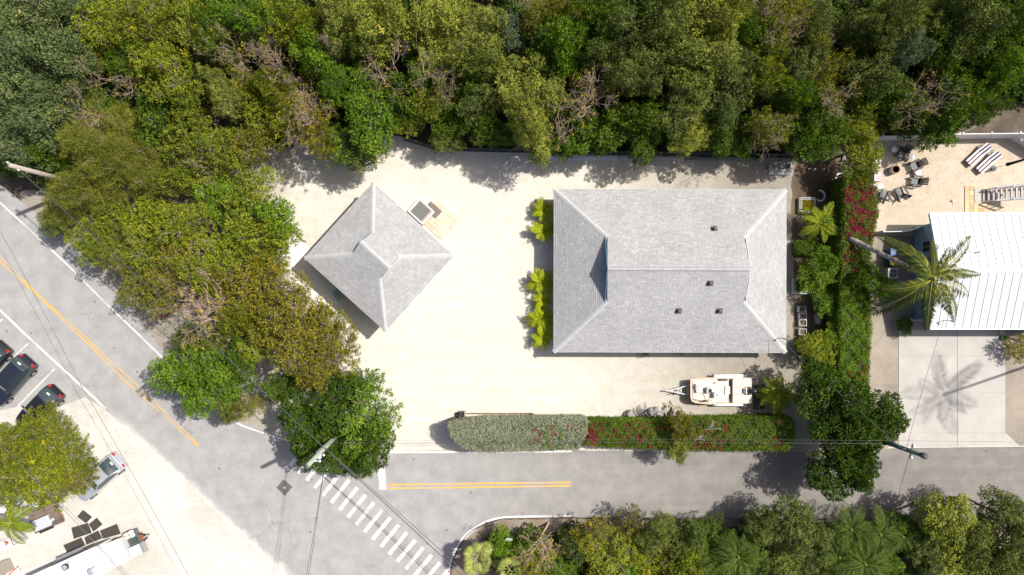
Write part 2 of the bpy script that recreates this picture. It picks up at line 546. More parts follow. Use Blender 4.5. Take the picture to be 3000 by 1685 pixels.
marking('centre_line', [(1133, 1420), (1673, 1413)], 0.14, M_YELLOW_PAINT)
marking('centre_line', [(1133, 1431), (1673, 1423)], 0.14, M_YELLOW_PAINT)
marking('stop_line', [(1117, 1362), (1122, 1434)], 0.58, M_WHITE_PAINT)
for i in range(1, 20):
    a = (995 + (i - 7) * 24.2, 1494 + (i - 7) * 21.6)
    b = (1047 + (i - 7) * 24.2, 1428 + (i - 7) * 22.0)
    if i == 1: b = (885, 1324)
    marking('crosswalk_stripe', [a, b], 0.32, M_WHITE_PAINT)
for a, b in [((85, 1005), (40, 1046)), ((160, 1081), (52, 1191)), ((8, 935), (-60, 995))]:
    marking('parking_line', [a, b], 0.10, M_WHITE_PAINT)
M_PATCH = mat('bitumen_patch', (0.10, 0.098, 0.092), 0.3, 4, 0.9)
for q in [[(831, 1404), (857, 1426), (835, 1453), (810, 1429)], [(989, 1363), (1014, 1363), (1013, 1389), (989, 1388)]]:
    o = MB().sheet(PL(q), 0.034).build('asphalt_patch', M_PATCH, road_o)
cv = thing('manhole_cover', P(834, 1429, 0.034), 'small round pale green valve cover in the dark square road patch', 'manhole cover')
MB().lathe([(0.13, 0.0), (0.13, 0.012), (0.11, 0.016)], n=20).build('rim', mat('cover_metal', (0.25, 0.3, 0.26), 0.2, 9, 0.6), cv)
MB().lathe([(0.105, 0.0), (0.105, 0.014)], n=20).build('lid', mat('cover_lid', (0.3, 0.38, 0.33), 0.2, 9, 0.6), cv)
# kerb stones on the bend
M_KERB = mat('kerb_concrete', (0.40, 0.38, 0.35), 0.15, 4, 0.9, bmp=0.2)
kb = thing('kerb', P(1380, 1560), 'short pale concrete kerb on the bend beside the white line', 'kerb')
kp = smooth_px([(1362, 1580), (1372, 1567), (1384, 1557), (1398, 1551)], 2)
for i in range(len(kp) - 1):
    a, b = P(*kp[i]) - kb.location, P(*kp[i + 1]) - kb.location
    MB().beam(a + Vector((0, 0, 0.06)), a + (b - a) * 0.97 + Vector((0, 0, 0.06)), 0.2, 0.14).build('kerb_stone', M_KERB, kb, bevel=0.015)
# concrete drive of six slabs, each its own piece
dr = MB().sheet(PL([(2631, 966), (2945, 966), (2945, 1266), (2990, 1308), (2631, 1314)]), 0.012)
dr_o = struct('driveway', dr, M_KERB)
ys = [966, 1042, 1149, 1266]
for j in range(3):
    for x0, x1 in ((2632, 2803), (2804, 2944)):
        q = [(x0, ys[j] + .6), (x1, ys[j] + .6), (x1, ys[j + 1] - .1), (x0, ys[j + 1] - .1)]
        MB().prism([(p.x, p.y) for p in PL(q)], 0.012, 0.05).build('slab', M_CONC, dr_o, bevel=0.008)
MB().prism([(p.x, p.y) for p in PL([(2632, 1267), (2803, 1267), (2803, 1310.5), (2632, 1312)])], 0.012, 0.05).build('slab', M_CONC, dr_o, bevel=0.008)
MB().prism([(p.x, p.y) for p in PL([(2804, 1267), (2944, 1267), (2985, 1306), (2804, 1310)])], 0.012, 0.05).build('slab', M_CONC, dr_o, bevel=0.008)
MB().prism([(p.x, p.y) for p in PL([(2600, 1309.5), (3060, 1305.5), (3060, 1307.5), (2600, 1312.5)])], 0.031, 0.055).build('edging', mat('edging', (0.5, 0.48, 0.45), 0.1, 4), dr_o)
# white concrete walk beside the small building
struct('garage_walk', MB().prism([(p.x, p.y) for p in PL([(795, 745), (868, 690), (1010, 850), (1000, 890), (940, 905)])], 0.0, 0.05), mat('white_concrete', (0.68, 0.66, 0.61), 0.08, 1.2, 0.9))
# gate track
struct('gate_track', MB().prism([(p.x, p.y) for p in PL([(1165, 1226.5), (1338, 1226.5), (1338, 1231), (1165, 1231)])], 0.0, 0.04), mat('track', (0.6, 0.58, 0.55), 0.15, 2))

# ------------------------------------------------------------------ shingled houses
def shingle_mat(name, lo, hi):
    m, nt, b, out = nodes(name)
    p = geo_pos(nt)
    at = N(nt, 'ShaderNodeAttribute', attribute_name='tint').outputs['Fac']
    big = noise(nt, p, 0.35, 5)
    fine = noise(nt, p, 25, 3, 0.8)
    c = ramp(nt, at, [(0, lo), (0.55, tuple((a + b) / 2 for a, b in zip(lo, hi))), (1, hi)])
    c = mixc(nt, 1.0, c, ramp(nt, big, [(0.3, (0.92, 0.92, 0.92)), (0.65, (1.06, 1.06, 1.06))]), 'MULTIPLY')
    c = mixc(nt, 1.0, c, ramp(nt, fine, [(0.3, (0.92, 0.92, 0.92)), (0.7, (1.06, 1.06, 1.06))]), 'MULTIPLY')
    nt.links.new(c, b.inputs['Base Color'])
    b.inputs['Roughness'].default_value = 0.92
    b.inputs['Specular IOR Level'].default_value = 0.2
    return m
M_SHING = shingle_mat('shingle_grey', (0.275, 0.278, 0.283), (0.405, 0.407, 0.41))
M_CAP = shingle_mat('cap_shingle', (0.375, 0.382, 0.385), (0.42, 0.427, 0.43))
M_DECK = mat('roof_deck', (0.13, 0.13, 0.13), 0.1, 2)
M_FASCIA = mat('fascia_white', (0.62, 0.62, 0.62), 0.06, 3)
M_BLUESIDE = mat('gable_siding', (0.13, 0.26, 0.38), 0.1, 3)
M_WALLPALE = mat('stucco_pale', (0.45, 0.50, 0.52), 0.08, 2, 0.9, bmp=0.1)
M_GLASS = mat('window_glass', (0.03, 0.04, 0.05), 0.1, 1, 0.08, spec=0.8)
M_TRIM = mat('white_trim', (0.72, 0.73, 0.74), 0.05, 2, 0.6)

def shingles(poly, tabw, row, rg):
    """tabs over a convex roof plane; poly: 3D points, first edge is the eave"""
    o = Vector(poly[0])
    u = (Vector(poly[1]) - o).normalized()
    nrm = u.cross(Vector(poly[2]) - o).normalized()
    if nrm.z < 0: nrm = -nrm
    v = nrm.cross(u).normalized()
    if v.z < 0: v = -v
    q = [((Vector(p) - o).dot(u), (Vector(p) - o).dot(v)) for p in poly]
    vmax = max(p[1] for p in q)
    mb = MB()
    nrow = int(vmax / row)
    for i in range(-0, nrow + 1):
        v0 = i * row
        v1 = v0 + row * 1.12
        vm = min(v0 + row * 0.5, vmax - 1e-4)
        xs = []
        for k in range(len(q)):
            a, b = q[k], q[(k + 1) % len(q)]
            if (a[1] - vm) * (b[1] - vm) < 0:
                xs.append(a[0] + (b[0] - a[0]) * (vm - a[1]) / (b[1] - a[1]))
        if len(xs) < 2: continue
        x0, x1 = min(xs), max(xs)
        x = x0 - rg.uniform(0, tabw)
        while x < x1:
            w = tabw * rg.choice((0.55, 0.8, 1.0, 1.0, 1.25))
            a, b = max(x, x0), min(x + w, x1)
            x += w
            if b - a < 0.03: continue
            hf = 0.022 + rg.uniform(0, 0.012)
            t = min(1, max(0, rg.gauss(0.5, 0.17)))
            g = 0.006
            c = [o + u * (a + g) + v * v0, o + u * (b - g) + v * v0, o + u * (b - g) + v * v1, o + u * (a + g) + v * v1]
            top = [c[0] + nrm * hf, c[1] + nrm * hf, c[2] + nrm * 0.004, c[3] + nrm * 0.004]
            m3, m4 = top[1].lerp(top[2], .66), top[0].lerp(top[3], .66)
            mb.add([c[0], c[1]] + top, [(0, 1, 3, 2), (0, 2, 5), (1, 4, 3)], t)
            mb.add([top[0], top[1], m3, m4], [(0, 1, 2, 3)], t)
            mb.add([m4, m3, top[2], top[3]], [(0, 1, 2, 3)], t * .5)      # laminate's printed band; its dark colour also paints the course shadow
    return mb

def caps(a, b, w, rg, drop):
    """ridge or hip cap pieces laid from a up to b"""
    a, b = Vector(a), Vector(b)
    d = (b - a)
    L = d.length
    d.normalize()
    s = d.cross(Vector((0, 0, 1))).normalized()
    up = s.cross(d).normalized()
    mb = MB()
    n = int(L / 0.2)
    for i in range(n):
        p0, p1 = a + d * (i * L / n), a + d * ((i + 1.15) * L / n)
        h0, h1 = 0.05, 0.032
        vs = []
        for p, h in ((p0, h0), (p1, h1)):
            vs += [p + up * (h - drop) - s * w / 2, p + up * h, p + up * (h - drop) + s * w / 2]
        q = p0 + up * 0.0
        vs += [p0 - s * w / 2 - up * drop, p0 + s * w / 2 - up * drop]
        mb.add(vs, [(0, 1, 4, 3), (1, 2, 5, 4), (0, 6, 7, 2, 1)], min(1, max(0, rg.gauss(.5, .25))))
    return mb

def dutch_house(name, label, cat, c, rz, L, W, ze, slope, d, ov, seed, wall_m, openings):
    rg = random.Random(seed)
    t = thing(name, (c[0], c[1], 0), label, cat, rz=rz)
    a, b = L / 2, W / 2
    zr = ze + b * slope
    zg = ze + d * slope
    xr = a - d
    planes = []
    for s in (-1, 1):
        planes.append([(-a * -s, s * b, ze), (a * -s, s * b, ze), (xr * -s, s * (b - d), zg), ((xr + ov) * -s, 0, zr), ((xr + ov) * s, 0, zr), (xr * s, s * (b - d), zg)])
    for s in (-1, 1):
        planes.append([(s * a, -b * -s, ze), (s * a, b * -s, ze), (s * xr, (b - d) * -s, zg), (s * xr, -(b - d) * -s, zg)])
    deck = MB()
    for p in planes:
        p = [Vector(q) for q in p]
        n = len(p)
        lo = [q - Vector((0, 0, 0.16)) for q in p]
        deck.add(p + lo, [tuple(range(n)), tuple(range(2 * n - 1, n - 1, -1))] + [(i, n + i, n + (i + 1) % n, (i + 1) % n) for i in range(n)])
    roof = deck.build('roof', M_DECK, t)
    for p in planes:
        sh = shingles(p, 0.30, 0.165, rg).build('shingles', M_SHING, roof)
        sh['kind'] = 'stuff'
    for sx in (-1, 1):
        for sy in (-1, 1):
            caps((sx * a, sy * b, ze), (sx * xr, sy * (b - d), zg), 0.40, rg, 0.07).build('hip_cap', M_CAP, roof)
    caps((-(xr + ov), 0, zr), (xr + ov, 0, zr), 0.40, rg, 0.08).build('ridge_cap', M_CAP, roof)
    for sx in (-1, 1):
        hw = b - d
        x = sx * (xr - 0.02)
        MB().add([(x, -hw, zg), (x, hw, zg), (x, 0, zr - 0.05), (x - sx * .1, -hw, zg), (x - sx * .1, hw, zg), (x - sx * .1, 0, zr - .05)],
                 [(0, 1, 2), (5, 4, 3), (0, 3, 4, 1), (1, 4, 5, 2), (2, 5, 3, 0)]).build('gable', M_BLUESIDE, t)
        for sy in (-1, 1):
            MB().beam((sx * (xr + ov + 0.012), sy * hw, zg - 0.10 + .02), (sx * (xr + ov + 0.012), 0, zr - 0.10), 0.03, 0.16).build('barge_board', M_BLUESIDE if sx < 0 else M_TRIM, t)
    # fascia boards under the eaves
    for sy in (-1, 1):
        MB().box((0, sy * (b + 0.014), ze - 0.09), (L + .05, 0.025, 0.17)).build('fascia', M_FASCIA, t)
    for sx in (-1, 1):
        MB().box((sx * (a + 0.014), 0, ze - 0.09), (0.025, W - .01, 0.17)).build('fascia', M_FASCIA, t)
    wx, wy = a - 0.6, b - 0.6
    MB().prism([(-wx, -wy), (wx, -wy), (wx, wy), (-wx, wy)], 0.0, ze - 0.02).build('wall', wall_m, t)
    for side, pos, w, z0, z1, kind in openings:
        if side in 'sn':
            y = (-wy if side == 's' else wy)
            cpt, dim, dz = (pos, y, (z0 + z1) / 2), (w, 0.05, z1 - z0), (w - .12, 0.08, z1 - z0 - .12)
        else:
            x = (-wx if side == 'w' else wx)
            cpt, dim, dz = (x, pos, (z0 + z1) / 2), (0.05, w, z1 - z0), (0.08, w - .12, z1 - z0 - .12)
        fr = MB().box(cpt, dim).build(kind, M_TRIM, t)
        MB().box(cpt, dz).build('pane', M_GLASS if kind == 'window' else mat('door_panel', (0.3, 0.36, 0.4), .1), fr)
    return t, zr

k = 1 - 2.35 / HC
hc = P((1622.5 + 2303) / 2, (554.5 + 1033) / 2, 2.35)
HL, HW = (2303 - 1622.5) * k / PPM, (1033 - 555.5) * k / PPM
house, hz = dutch_house('hip_roof_house', 'large single-storey house with grey shingle hip roof and small gables', 'house', hc, R(-0.15), HL, HW, 2.35, 0.464, 4.15, 0.14, 11,
                        M_WALLPALE, [('w', -3.4, 1.2, .8, 1.9, 'window'), ('w', 0.2, 1.0, 0.05, 2.05, 'door'), ('w', 3.6, 1.2, .8, 1.9, 'window'),
                                     ('s', -6, 1.5, .8, 1.9, 'window'), ('s', -1.5, 1.5, .8, 1.9, 'window'), ('s', 4.0, 1.5, .8, 1.9, 'window'),
                                     ('n', -5, 1.2, .8, 1.9, 'window'), ('n', 3, 1.2, .8, 1.9, 'window'), ('e', 0, 1.2, .8, 1.9, 'window')])
ze = 3.2
gT, gR, gB, gL = P(1094.5, 536, ze), P(1330.6, 750, ze), P(1127.7, 970, ze), P(891, 755, ze)
gc = (gT + gR + gB + gL) / 4
gu = ((gR - gT) + (gB - gL)).normalized()
GL_ = ((gR - gT).length + (gB - gL).length) / 2
GW_ = ((gL - gT).length + (gB - gR).length) / 2
garage, gz = dutch_house('hip_roof_cottage', 'square cottage with grey shingle roof turned diagonally on the gravel', 'cottage', gc, math.atan2(gu.y, gu.x), GL_, GW_, ze, 0.45, 3.0, 0.10, 12,
                         M_WALLPALE, [('n', 0.5, 1.0, 0.05, 2.1, 'door'), ('s', -1.5, 1.2, .9, 2.1, 'window'), ('e', 0.5, 1.4, .9, 2.1, 'window'), ('w', 0, 1.2, .9, 2.1, 'window')])

# roof vents of the big house: flashing, pipe, hood
M_VENT = mat('vent_dark', (0.07, 0.075, 0.085), 0.2, 6, 0.5)
M_FLASH = mat('flashing', (0.10, 0.085, 0.08), 0.2, 6, 0.6)
M_GALV = mat('galvanised', (0.45, 0.47, 0.5), 0.15, 5, 0.4, metal=0.6)
def roof_z(p):
    l = Matrix.Rotation(-R(-0.15), 3, 'Z') @ (Vector((p.x, p.y, 0)) - Vector((hc.x, hc.y, 0)))
    return 2.35 + (HW / 2 - abs(l.y)) * 0.464, (1 if l.y > 0 else -1)
for (px, py), lab in zip([(2092, 670), (2080, 830), (1988, 911), (2107, 911)],
                         ['dark roof vent on the roof slope facing the wood', 'dark roof vent just below the ridge of the big house', 'dark roof vent low on the slope facing the boat, by itself', 'dark roof vent low on the slope, in line below the ridge vent']):
    z = 3.6
    for _ in range(4):
        z, sg = roof_z(P(px, py, z))
    p = P(px, py, z)
    vt = thing('roof_vent', (p.x, p.y, z), lab, 'roof vent', 'vents on the big shingle roof')
    fl = MB().box((0, 0, 0.03), (0.52, 0.48, 0.012)).build('flashing', M_FLASH, vt)
    fl.rotation_euler = (-sg * math.atan(0.464), 0, 0)
    MB().tube([(0, 0, -.1), (0, 0, 0.25)], 0.085, 14).build('pipe', M_VENT, vt)
    MB().lathe([(0.14, 0.24), (0.15, 0.27), (0.10, 0.33), (0.02, 0.35)], n=16).build('hood', M_VENT, vt)
# ------------------------------------------------------------------ neighbour's house with white metal roof
M_METAL = mat('white_metal_roof', (0.62, 0.62, 0.65), 0.10, 0.7, 0.45, tint=0.04)
M_RIB = mat('roof_rib', (0.40, 0.40, 0.48), 0.08, 2, 0.5)
M_BLUEWALL = mat('blue_siding', (0.36, 0.47, 0.56), 0.06, 2, 0.8)
M_LBLUE = mat('pale_blue_trim', (0.42, 0.58, 0.68), 0.05, 2, 0.7)
zE, zR = 2.94, 4.28
eN, eS, rd = P(2725, 627, zE), P(2727, 961, zE), P(2755, 791.5, zR)
xw, xe = eN.x, 54.0
yN, yS, yR = eN.y, eS.y, rd.y
nb = thing('metal_roof_house', (xw, yR, 0), 'blue house with white ribbed metal gable roof beside the concrete drive', 'house')
LN = xe - xw
wall_x = 0.45
MB().prism([(wall_x, yS - yR + .7), (LN - .4, yS - yR + .7), (LN - .4, yN - yR - .7), (wall_x, yN - yR - .7)], 0, zE - 0.06).build('wall', M_BLUEWALL, nb)
gy0, gy1 = yS - yR + .7, yN - yR - .7
sl = (zR - zE) / ((yN - yS) / 2)
MB().add([(wall_x, gy0, zE - .06), (wall_x, gy1, zE - .06), (wall_x, 0, zR - .14), (wall_x + .1, gy0, zE - .06), (wall_x + .1, gy1, zE - .06), (wall_x + .1, 0, zR - .14)],
         [(0, 2, 1), (3, 4, 5), (0, 1, 4, 3), (1, 2, 5, 4), (2, 0, 3, 5)]).build('gable', M_BLUEWALL, nb)
for i in range(14):   # lap boards of the end wall
    MB().beam((wall_x - .012, gy0, 0.12 + i * .2), (wall_x - .012, gy1, 0.12 + i * .2), 0.02, 0.17).build('siding_board', M_BLUEWALL, nb)
MB().box((wall_x - .02, gy0 + .06, 1.45), (0.07, .12, 2.9)).build('corner_board', M_LBLUE, nb)
MB().box((wall_x - .02, gy1 - .06, 1.45), (0.07, .12, 2.9)).build('corner_board', M_LBLUE, nb)
wz = 1.85
wy = P(2727, 722, 2.0).y - yR
fr = MB().box((wall_x - .04, wy, wz), (0.07, 0.95, 1.1)).build('window', M_TRIM, nb)
MB().box((wall_x - .05, wy + .23, wz), (0.075, 0.42, 1.0)).build('pane', M_GLASS, fr)
MB().box((wall_x - .05, wy - .23, wz), (0.075, 0.42, 1.0)).build('pane', M_GLASS, fr)
pw = 0.66
roofp = MB().add([(0, yS - yR, zE - .05), (LN, yS - yR, zE - .05), (LN, 0, zR - .05), (0, 0, zR - .05), (LN, yN - yR, zE - .05), (0, yN - yR, zE - .05)],
                 [(0, 1, 2, 3), (3, 2, 4, 5)]).build('roof', M_METAL, nb)
rg = random.Random(5)
for side, ye in ((-1, yS - yR), (1, yN - yR)):
    pm = MB()
    n = Vector((0, side * sl, 1)).normalized()
    def q(x, s, h):  # s: 0 eave .. 1 ridge
        return (x, ye * (1 - s), zE + (zR - zE) * s + h)
    xs = [(0, 0), (pw * .44, 0), (pw * .46, .014), (pw * .5, .014), (pw * .52, 0), (pw * .93, 0), (pw * .945, .022), (pw * .985, .022), (pw, 0)]
    vs = [q(x, 0, h) for x, h in xs] + [q(x, 1, h) for x, h in xs]
    m_ = len(xs)
    pm.add(vs, [((i, i + 1, m_ + i + 1, m_ + i) if side < 0 else (i + 1, i, m_ + i, m_ + i + 1)) for i in range(m_ - 1)])
    me = pm.mesh('roof_panel', M_METAL)
    for i in range(int(LN / pw)):
        link('roof_panel', me, roofp, (i * pw, 0, 0.006))
        MB().beam(q(i * pw + pw * .965, 0, .026), q(i * pw + pw * .965, 1, .026), 0.05, 0.022).build('roof_seam', M_RIB, roofp)
MB().add([(0, -.2, zR + .015), (LN, -.2, zR + .015), (LN, 0, zR + .075), (0, 0, zR + .075), (LN, .2, zR + .015), (0, .2, zR + .015)], [(0, 1, 2, 3), (3, 2, 4, 5)]).build('ridge_cap', M_METAL, roofp)
for side, ye in ((-1, yS - yR), (1, yN - yR)):
    MB().box((LN / 2, ye + side * .07, zE - .03), (LN, 0.13, 0.12)).build('gutter', M_TRIM, nb)
    MB().beam((-.02, ye, zE - .1), (-.02, 0, zR - .1), 0.04, 0.2).build('barge_board', M_LBLUE, nb)
for i in range(12):
    MB().box((1.0 + i * 1.2, yN - yR + .07, zE + .045), (0.04, 0.15, 0.03)).build('gutter_strap', M_RIB, nb)
# plumbing vent of the neighbour's roof
p = P(2863, 739, 3.9)
v = thing('roof_vent', (p.x, p.y, 3.82), 'small white stub vent on the white metal roof', 'roof vent')
MB().tube([(0, 0, 0), (0, 0, .32)], .06, 12).build('pipe', M_TRIM, v)
MB().lathe([(.075, .30), (.08, .34), (.05, .36)], n=12).build('hood', M_VENT, v)
MB().box((0, 0, .03), (.22, .22, .03)).build('flashing', M_TRIM, v)

# service masts (weatherheads) on both roofs
def mast(px, py, z0, label, h=0.9, arm=(-.6, -.1)):
    p = P(px, py, z0)
    t = thing('service_mast', (p.x, p.y, z0), label, 'service mast')
    MB().tube([(0, 0, -.4), (0, 0, h)], .035, 10).build('pipe', M_GALV, t)
    MB().tube([(0, 0, h), (arm[0] * .25, arm[1] * .25, h + .06), (arm[0] * .4, arm[1] * .4, h - .02)], [.05, .06, .03], 10).build('weatherhead', M_VENT, t)
    MB().tube([(arm[0] * .4, arm[1] * .4, h), (arm[0] * .7, arm[1] * .9, h - .2), (arm[0], arm[1], h - .05)], .012, 6).build('lead_wire', M_VENT, t)
    MB().box((0, 0, -.05), (.25, .25, .02)).build('flashing', M_GALV, t)
    return p + Vector((0, 0, h))
mast_a = mast(2280, 990, 2.7, 'thin service mast on the corner of the grey shingle roof', .9, (.7, -.15))
mast_b = mast(2765, 939, 3.1, 'thin service mast near the edge of the white metal roof', .8, (.8, -.3))

# ------------------------------------------------------------------ fences
M_VINYL = mat('white_vinyl', (0.70, 0.70, 0.70), 0.05, 2, 0.6, tint=0.05)
M_BLACKNET = mat('black_screen', (0.012, 0.013, 0.015), 0.3, 5, 0.7)
def board_fence(name, pts, h, label, bw=0.16, post_gap=2.4, m=None):
    m = m or M_VINYL
    w0 = P(*pts[0])
    t = thing(name, w0, label, 'fence')
    bm_ = MB().box((0, 0, h / 2), (bw * .955, 0.03, h - .1)).mesh('board', m)
    pm_ = MB().box((0, 0, h / 2 + .04), (.12, .12, h + .08)).mesh('post', m)
    for i in range(len(pts) - 1):
        a, b = P(*pts[i]) - w0, P(*pts[i + 1]) - w0
        d = b - a
        rz = math.atan2(d.y, d.x)
        n = max(1, int(d.length / bw))
        for k in range(n):
            c = a + d * ((k + .5) / n)
            link('board', bm_, t, c, rz)
        for k in range(int(d.length / post_gap) + 1):
            link('post', pm_, t, a + d * min(1, k * post_gap / d.length) + Vector((-math.sin(rz), math.cos(rz), 0)) * .06, rz)
        for z in (.15, h - .03):
            MB().beam(a + Vector((0, 0, z)), b + Vector((0, 0, z)), .06, .09).build('rail', m, t)
    return t
board_fence('vinyl_fence', [(2555, 414), (2700, 409), (2957, 406)], 1.75, 'tall white vinyl board fence between the sand patio and the wood')
board_fence('vinyl_fence', [(2957, 406), (3180, 540)], 1.75, 'white vinyl board fence running diagonally behind the striped loungers')
board_fence('picket_fence', [(2566, 684), (2640, 682), (2682, 668)], 1.2, 'low white vinyl fence joining the blue end wall and the hedge', m=mat('bluish_vinyl', (0.55, 0.62, 0.66), .05))
board_fence('picket_fence', [(2648, 938), (2683, 938)], 1.1, 'short pale blue fence at the front corner of the blue wall', m=M_LBLUE)
p = P(2992, 410, 1.9)
lamp = thing('fence_lamp', p, 'small dark lamp box fixed on the diagonal white fence', 'lamp')
MB().box((0, 0, 0), (.28, .14, .12)).build('housing', M_VENT, lamp)
MB().box((-.0, -.08, -.05), (.2, .03, .08)).build('lens', M_GLASS, lamp)
p = P(2812, 392)
wp = thing('leaning_pipe', p, 'white pipe leaning against the outer side of the vinyl fence', 'pipe')
MB().tube([(0, 0, 0.03), (.75, .35, .9)], .035, 10).build('pipe', M_TRIM, wp)
MB().box((0, 0, .05), (.18, .18, .1)).build('foot', M_TRIM, wp)

# black screen fence along the wood
bf_pts = [(1185, 412), (1280, 441), (1385, 444), (1497, 447), (1605, 449), (1712, 452), (1822, 454), (1930, 456), (2040, 458), (2150, 460), (2260, 462), (2335, 464)]
w0 = P(*bf_pts[0])
bf = thing('screen_fence', w0, 'black mesh screen fence between the gravel yard and the wood', 'fence')
for i in range(len(bf_pts) - 1):
    a, b = P(*bf_pts[i]) - w0, P(*bf_pts[i + 1]) - w0
    MB().beam(a + Vector((0, 0, .62)), b + Vector((0, 0, .62)), .02, 1.2).build('screen_panel', M_BLACKNET, bf)
    MB().tube([a + Vector((0, 0, 1.25)), b + Vector((0, 0, 1.25))], .03, 8).build('top_rail', M_VENT, bf)
    MB().tube([a, a + Vector((0, 0, 1.36))], .04, 8).build('post', M_GALV if i % 3 == 1 else M_VENT, bf)

# concrete edging at the foot of the screen fence: pale sections
ke = thing('fence_kerb', P(1600, 462), 'pale concrete kerb pieces lying along the foot of the black screen fence', 'kerb')
for x0, x1, y0, y1, h, c in [(1569, 1580, 457, 468, .08, (.45, .43, .4)), (1583, 1593, 457, 468, .08, (.45, .43, .4)), (1596, 1810, 457, 468, .16, (.60, .64, .70)),
                             (1812, 1900, 458, 469, .12, (.44, .45, .46)), (1902, 2005, 460, 471, .12, (.40, .40, .40)), (2008, 2230, 461, 470, .10, (.20, .19, .18))]:
    q = [p - ke.location for p in PL([(x0, y0), (x1, y0 + (x1 - x0) * .008), (x1, y1 + (x1 - x0) * .008), (x0, y1)])]
    MB().prism([(p.x, p.y) for p in q], 0, h).build('kerb_block', mat('kerbc%d' % x0, c, .12, 2), ke, bevel=.02)
# stack of concrete slabs by the fence end
sb = thing('concrete_slabs', P(2280, 502), 'grey concrete slabs and blocks laid at the end of the black screen fence', 'slabs')
for (x, y, w, d, h) in [(2276, 505, 50, 18, .12), (2309, 504, 16, 17, .14), (2252, 492, 5, 16, .3), (2311, 487, 4, 14, .35)]:
    q = P(x, y) - sb.location
    MB().box((q.x, q.y, h / 2 + .01), (w / PPM, d / PPM, h), R(-1)).build('slab', mat('slab_grey', (.36, .36, .35), .2, 3), sb, bevel=.015)

# ------------------------------------------------------------------ poles and cables
M_POLE = mat('pole_wood', (0.29, 0.31, 0.25), 0.3, 3, 0.9, bmp=.3)
M_POLE2 = mat('pole_green', (0.11, 0.15, 0.12), 0.3, 3, 0.9, bmp=.3)
M_POLE3 = mat('pole_grey', (0.34, 0.30, 0.26), 0.25, 3, 0.9, bmp=.3)
M_CABLE = mat('cable', (0.035, 0.037, 0.04), 0.1, 3, 0.5)
M_CABLE2 = mat('cable_bare', (0.10, 0.105, 0.11), 0.1, 3, 0.6)
M_CERAM = mat('insulator', (0.7, 0.71, 0.74), 0.1, 5, 0.3)
def pole(base, top, z, m, label, r0=.21, r1=.16):
    b, tp = P(*base), P(top[0], top[1], z)
    t = thing('utility_pole', b, label, 'utility pole')
    d = tp - b
    MB().tube([(0, 0, -.3), d * .5, d], [r0, (r0 + r1) / 2, r1], 14).build('post', m, t, smooth=True)
    return t, b, d
p1, b1, d1 = pole((1022, 1238), (899, 1367), 10.5, M_POLE, 'pale weathered utility pole leaning over the crosswalk by the corner tree')
MB().lathe([(.15, -.05), (.16, .1), (.05, .16)], c=tuple(d1), n=12).build('pole_cap', M_VENT, p1)
for k_, s in ((.78, .5), (.9, .62)):
    c = d1 * k_
    MB().beam(c, c + Vector((s, .05, .1)), .06, .06).build('bracket', M_CERAM, p1)
    MB().lathe([(.05, 0), (.08, .04), (.05, .08), (.08, .12), (.03, .16)], c=tuple(c + Vector((s, .05, .1))), n=12).build('insulator', M_CERAM, p1)
MB().tube([d1 * .55 + Vector((-.15, .1, 0)), d1 * .75 + Vector((-.2, .12, 0))], .045, 8).build('conduit', M_GALV, p1)
MB().lathe([(.11, -.2), (.13, 0), (.05, .06)], c=tuple(d1 * .82 + Vector((.3, .0, .1))), n=12).build('street_lamp_head', M_TRIM, p1)
p2, b2, d2 = pole((2506, 1264), (2700, 1333), 9.8, M_POLE2, 'dark green utility pole rising through the big tree beside the lane')
MB().lathe([(.13, -.06), (.22, .0), (.24, .3), (.1, .42)], c=tuple(d2 + Vector((.1, -.03, -.05))), n=14).build('transformer', M_VENT, p2)
for s in (-.42, .42):
    MB().lathe([(.05, 0), (.09, .05), (.05, .1), (.09, .15), (.03, .2)], c=tuple(d2 * .87 + Vector((s * .2, s, .05))), n=12).build('insulator', M_CERAM, p2)
MB().beam(d2 * .87 + Vector((-.1, -.55, 0)), d2 * .87 + Vector((.1, .55, 0)), .09, .11).build('crossarm', M_POLE2, p2)
MB().beam(d2 * .84 + Vector((-.5, .12, 0)), d2 * .84 + Vector((.6, .12, 0)), .06, .06).build('bracket', M_VENT, p2)
p3, b3, d3 = pole((255, 545), (28, 484), 9.6, M_POLE3, 'grey wooden utility pole standing among the roadside trees')
MB().beam(d3 * .96 + Vector((-.4, .3, 0)), d3 * .96 + Vector((.5, -.3, 0)), .09, .1).build('crossarm', M_POLE3, p3)
for s in (-.35, .45):
    MB().lathe([(.04, 0), (.07, .05), (.03, .15)], c=tuple(d3 * .96 + Vector((s, -s * .7, .06))), n=10).build('insulator', M_CERAM, p3)

def cable(pts, r, label, m=None, group=None):
    """pts: (px,py,z)"""
    w = [P(*p) for p in pts]
    path = []
    for i in range(len(w) - 1):
        L = (w[i + 1] - w[i]).length
        for k in range(8):
            t = k / 8
            path.append(w[i].lerp(w[i + 1], t) - Vector((0, 0, 4 * t * (1 - t) * L * .012)))
    path.append(w[-1])
    o = path[0].copy()
    c = MB().tube([p - o for p in path], r, 5).build('overhead_cable', m or M_CABLE, None, o)
    return tag(c, label, 'cable', group)
cable([(46, 490, 9.2), (960, 1322, 7.0)], .034, 'thick black cable bundle from the roadside pole to the crosswalk pole')
cable([(960, 1322, 7.0), (1420, 1750, 6.5)], .034, 'thick black cable bundle crossing over the crosswalk stripes')
cable([(952, 1312, 7.2), (1425, 1735, 6.9)], .022, 'thin cable just beside the thick bundle over the crosswalk')
cable([(-60, 570, 8.0), (235, 1125, 7.5), (590, 1760, 7.5)], .016, 'thin grey cable crossing the main road and the white car park', M_CABLE2)
cable([(-60, 1240, 7.0), (160, 1466, 6.5), (420, 1750, 6.5)], .018, 'thin cable over the round tree and the white food trailer', M_CABLE2)
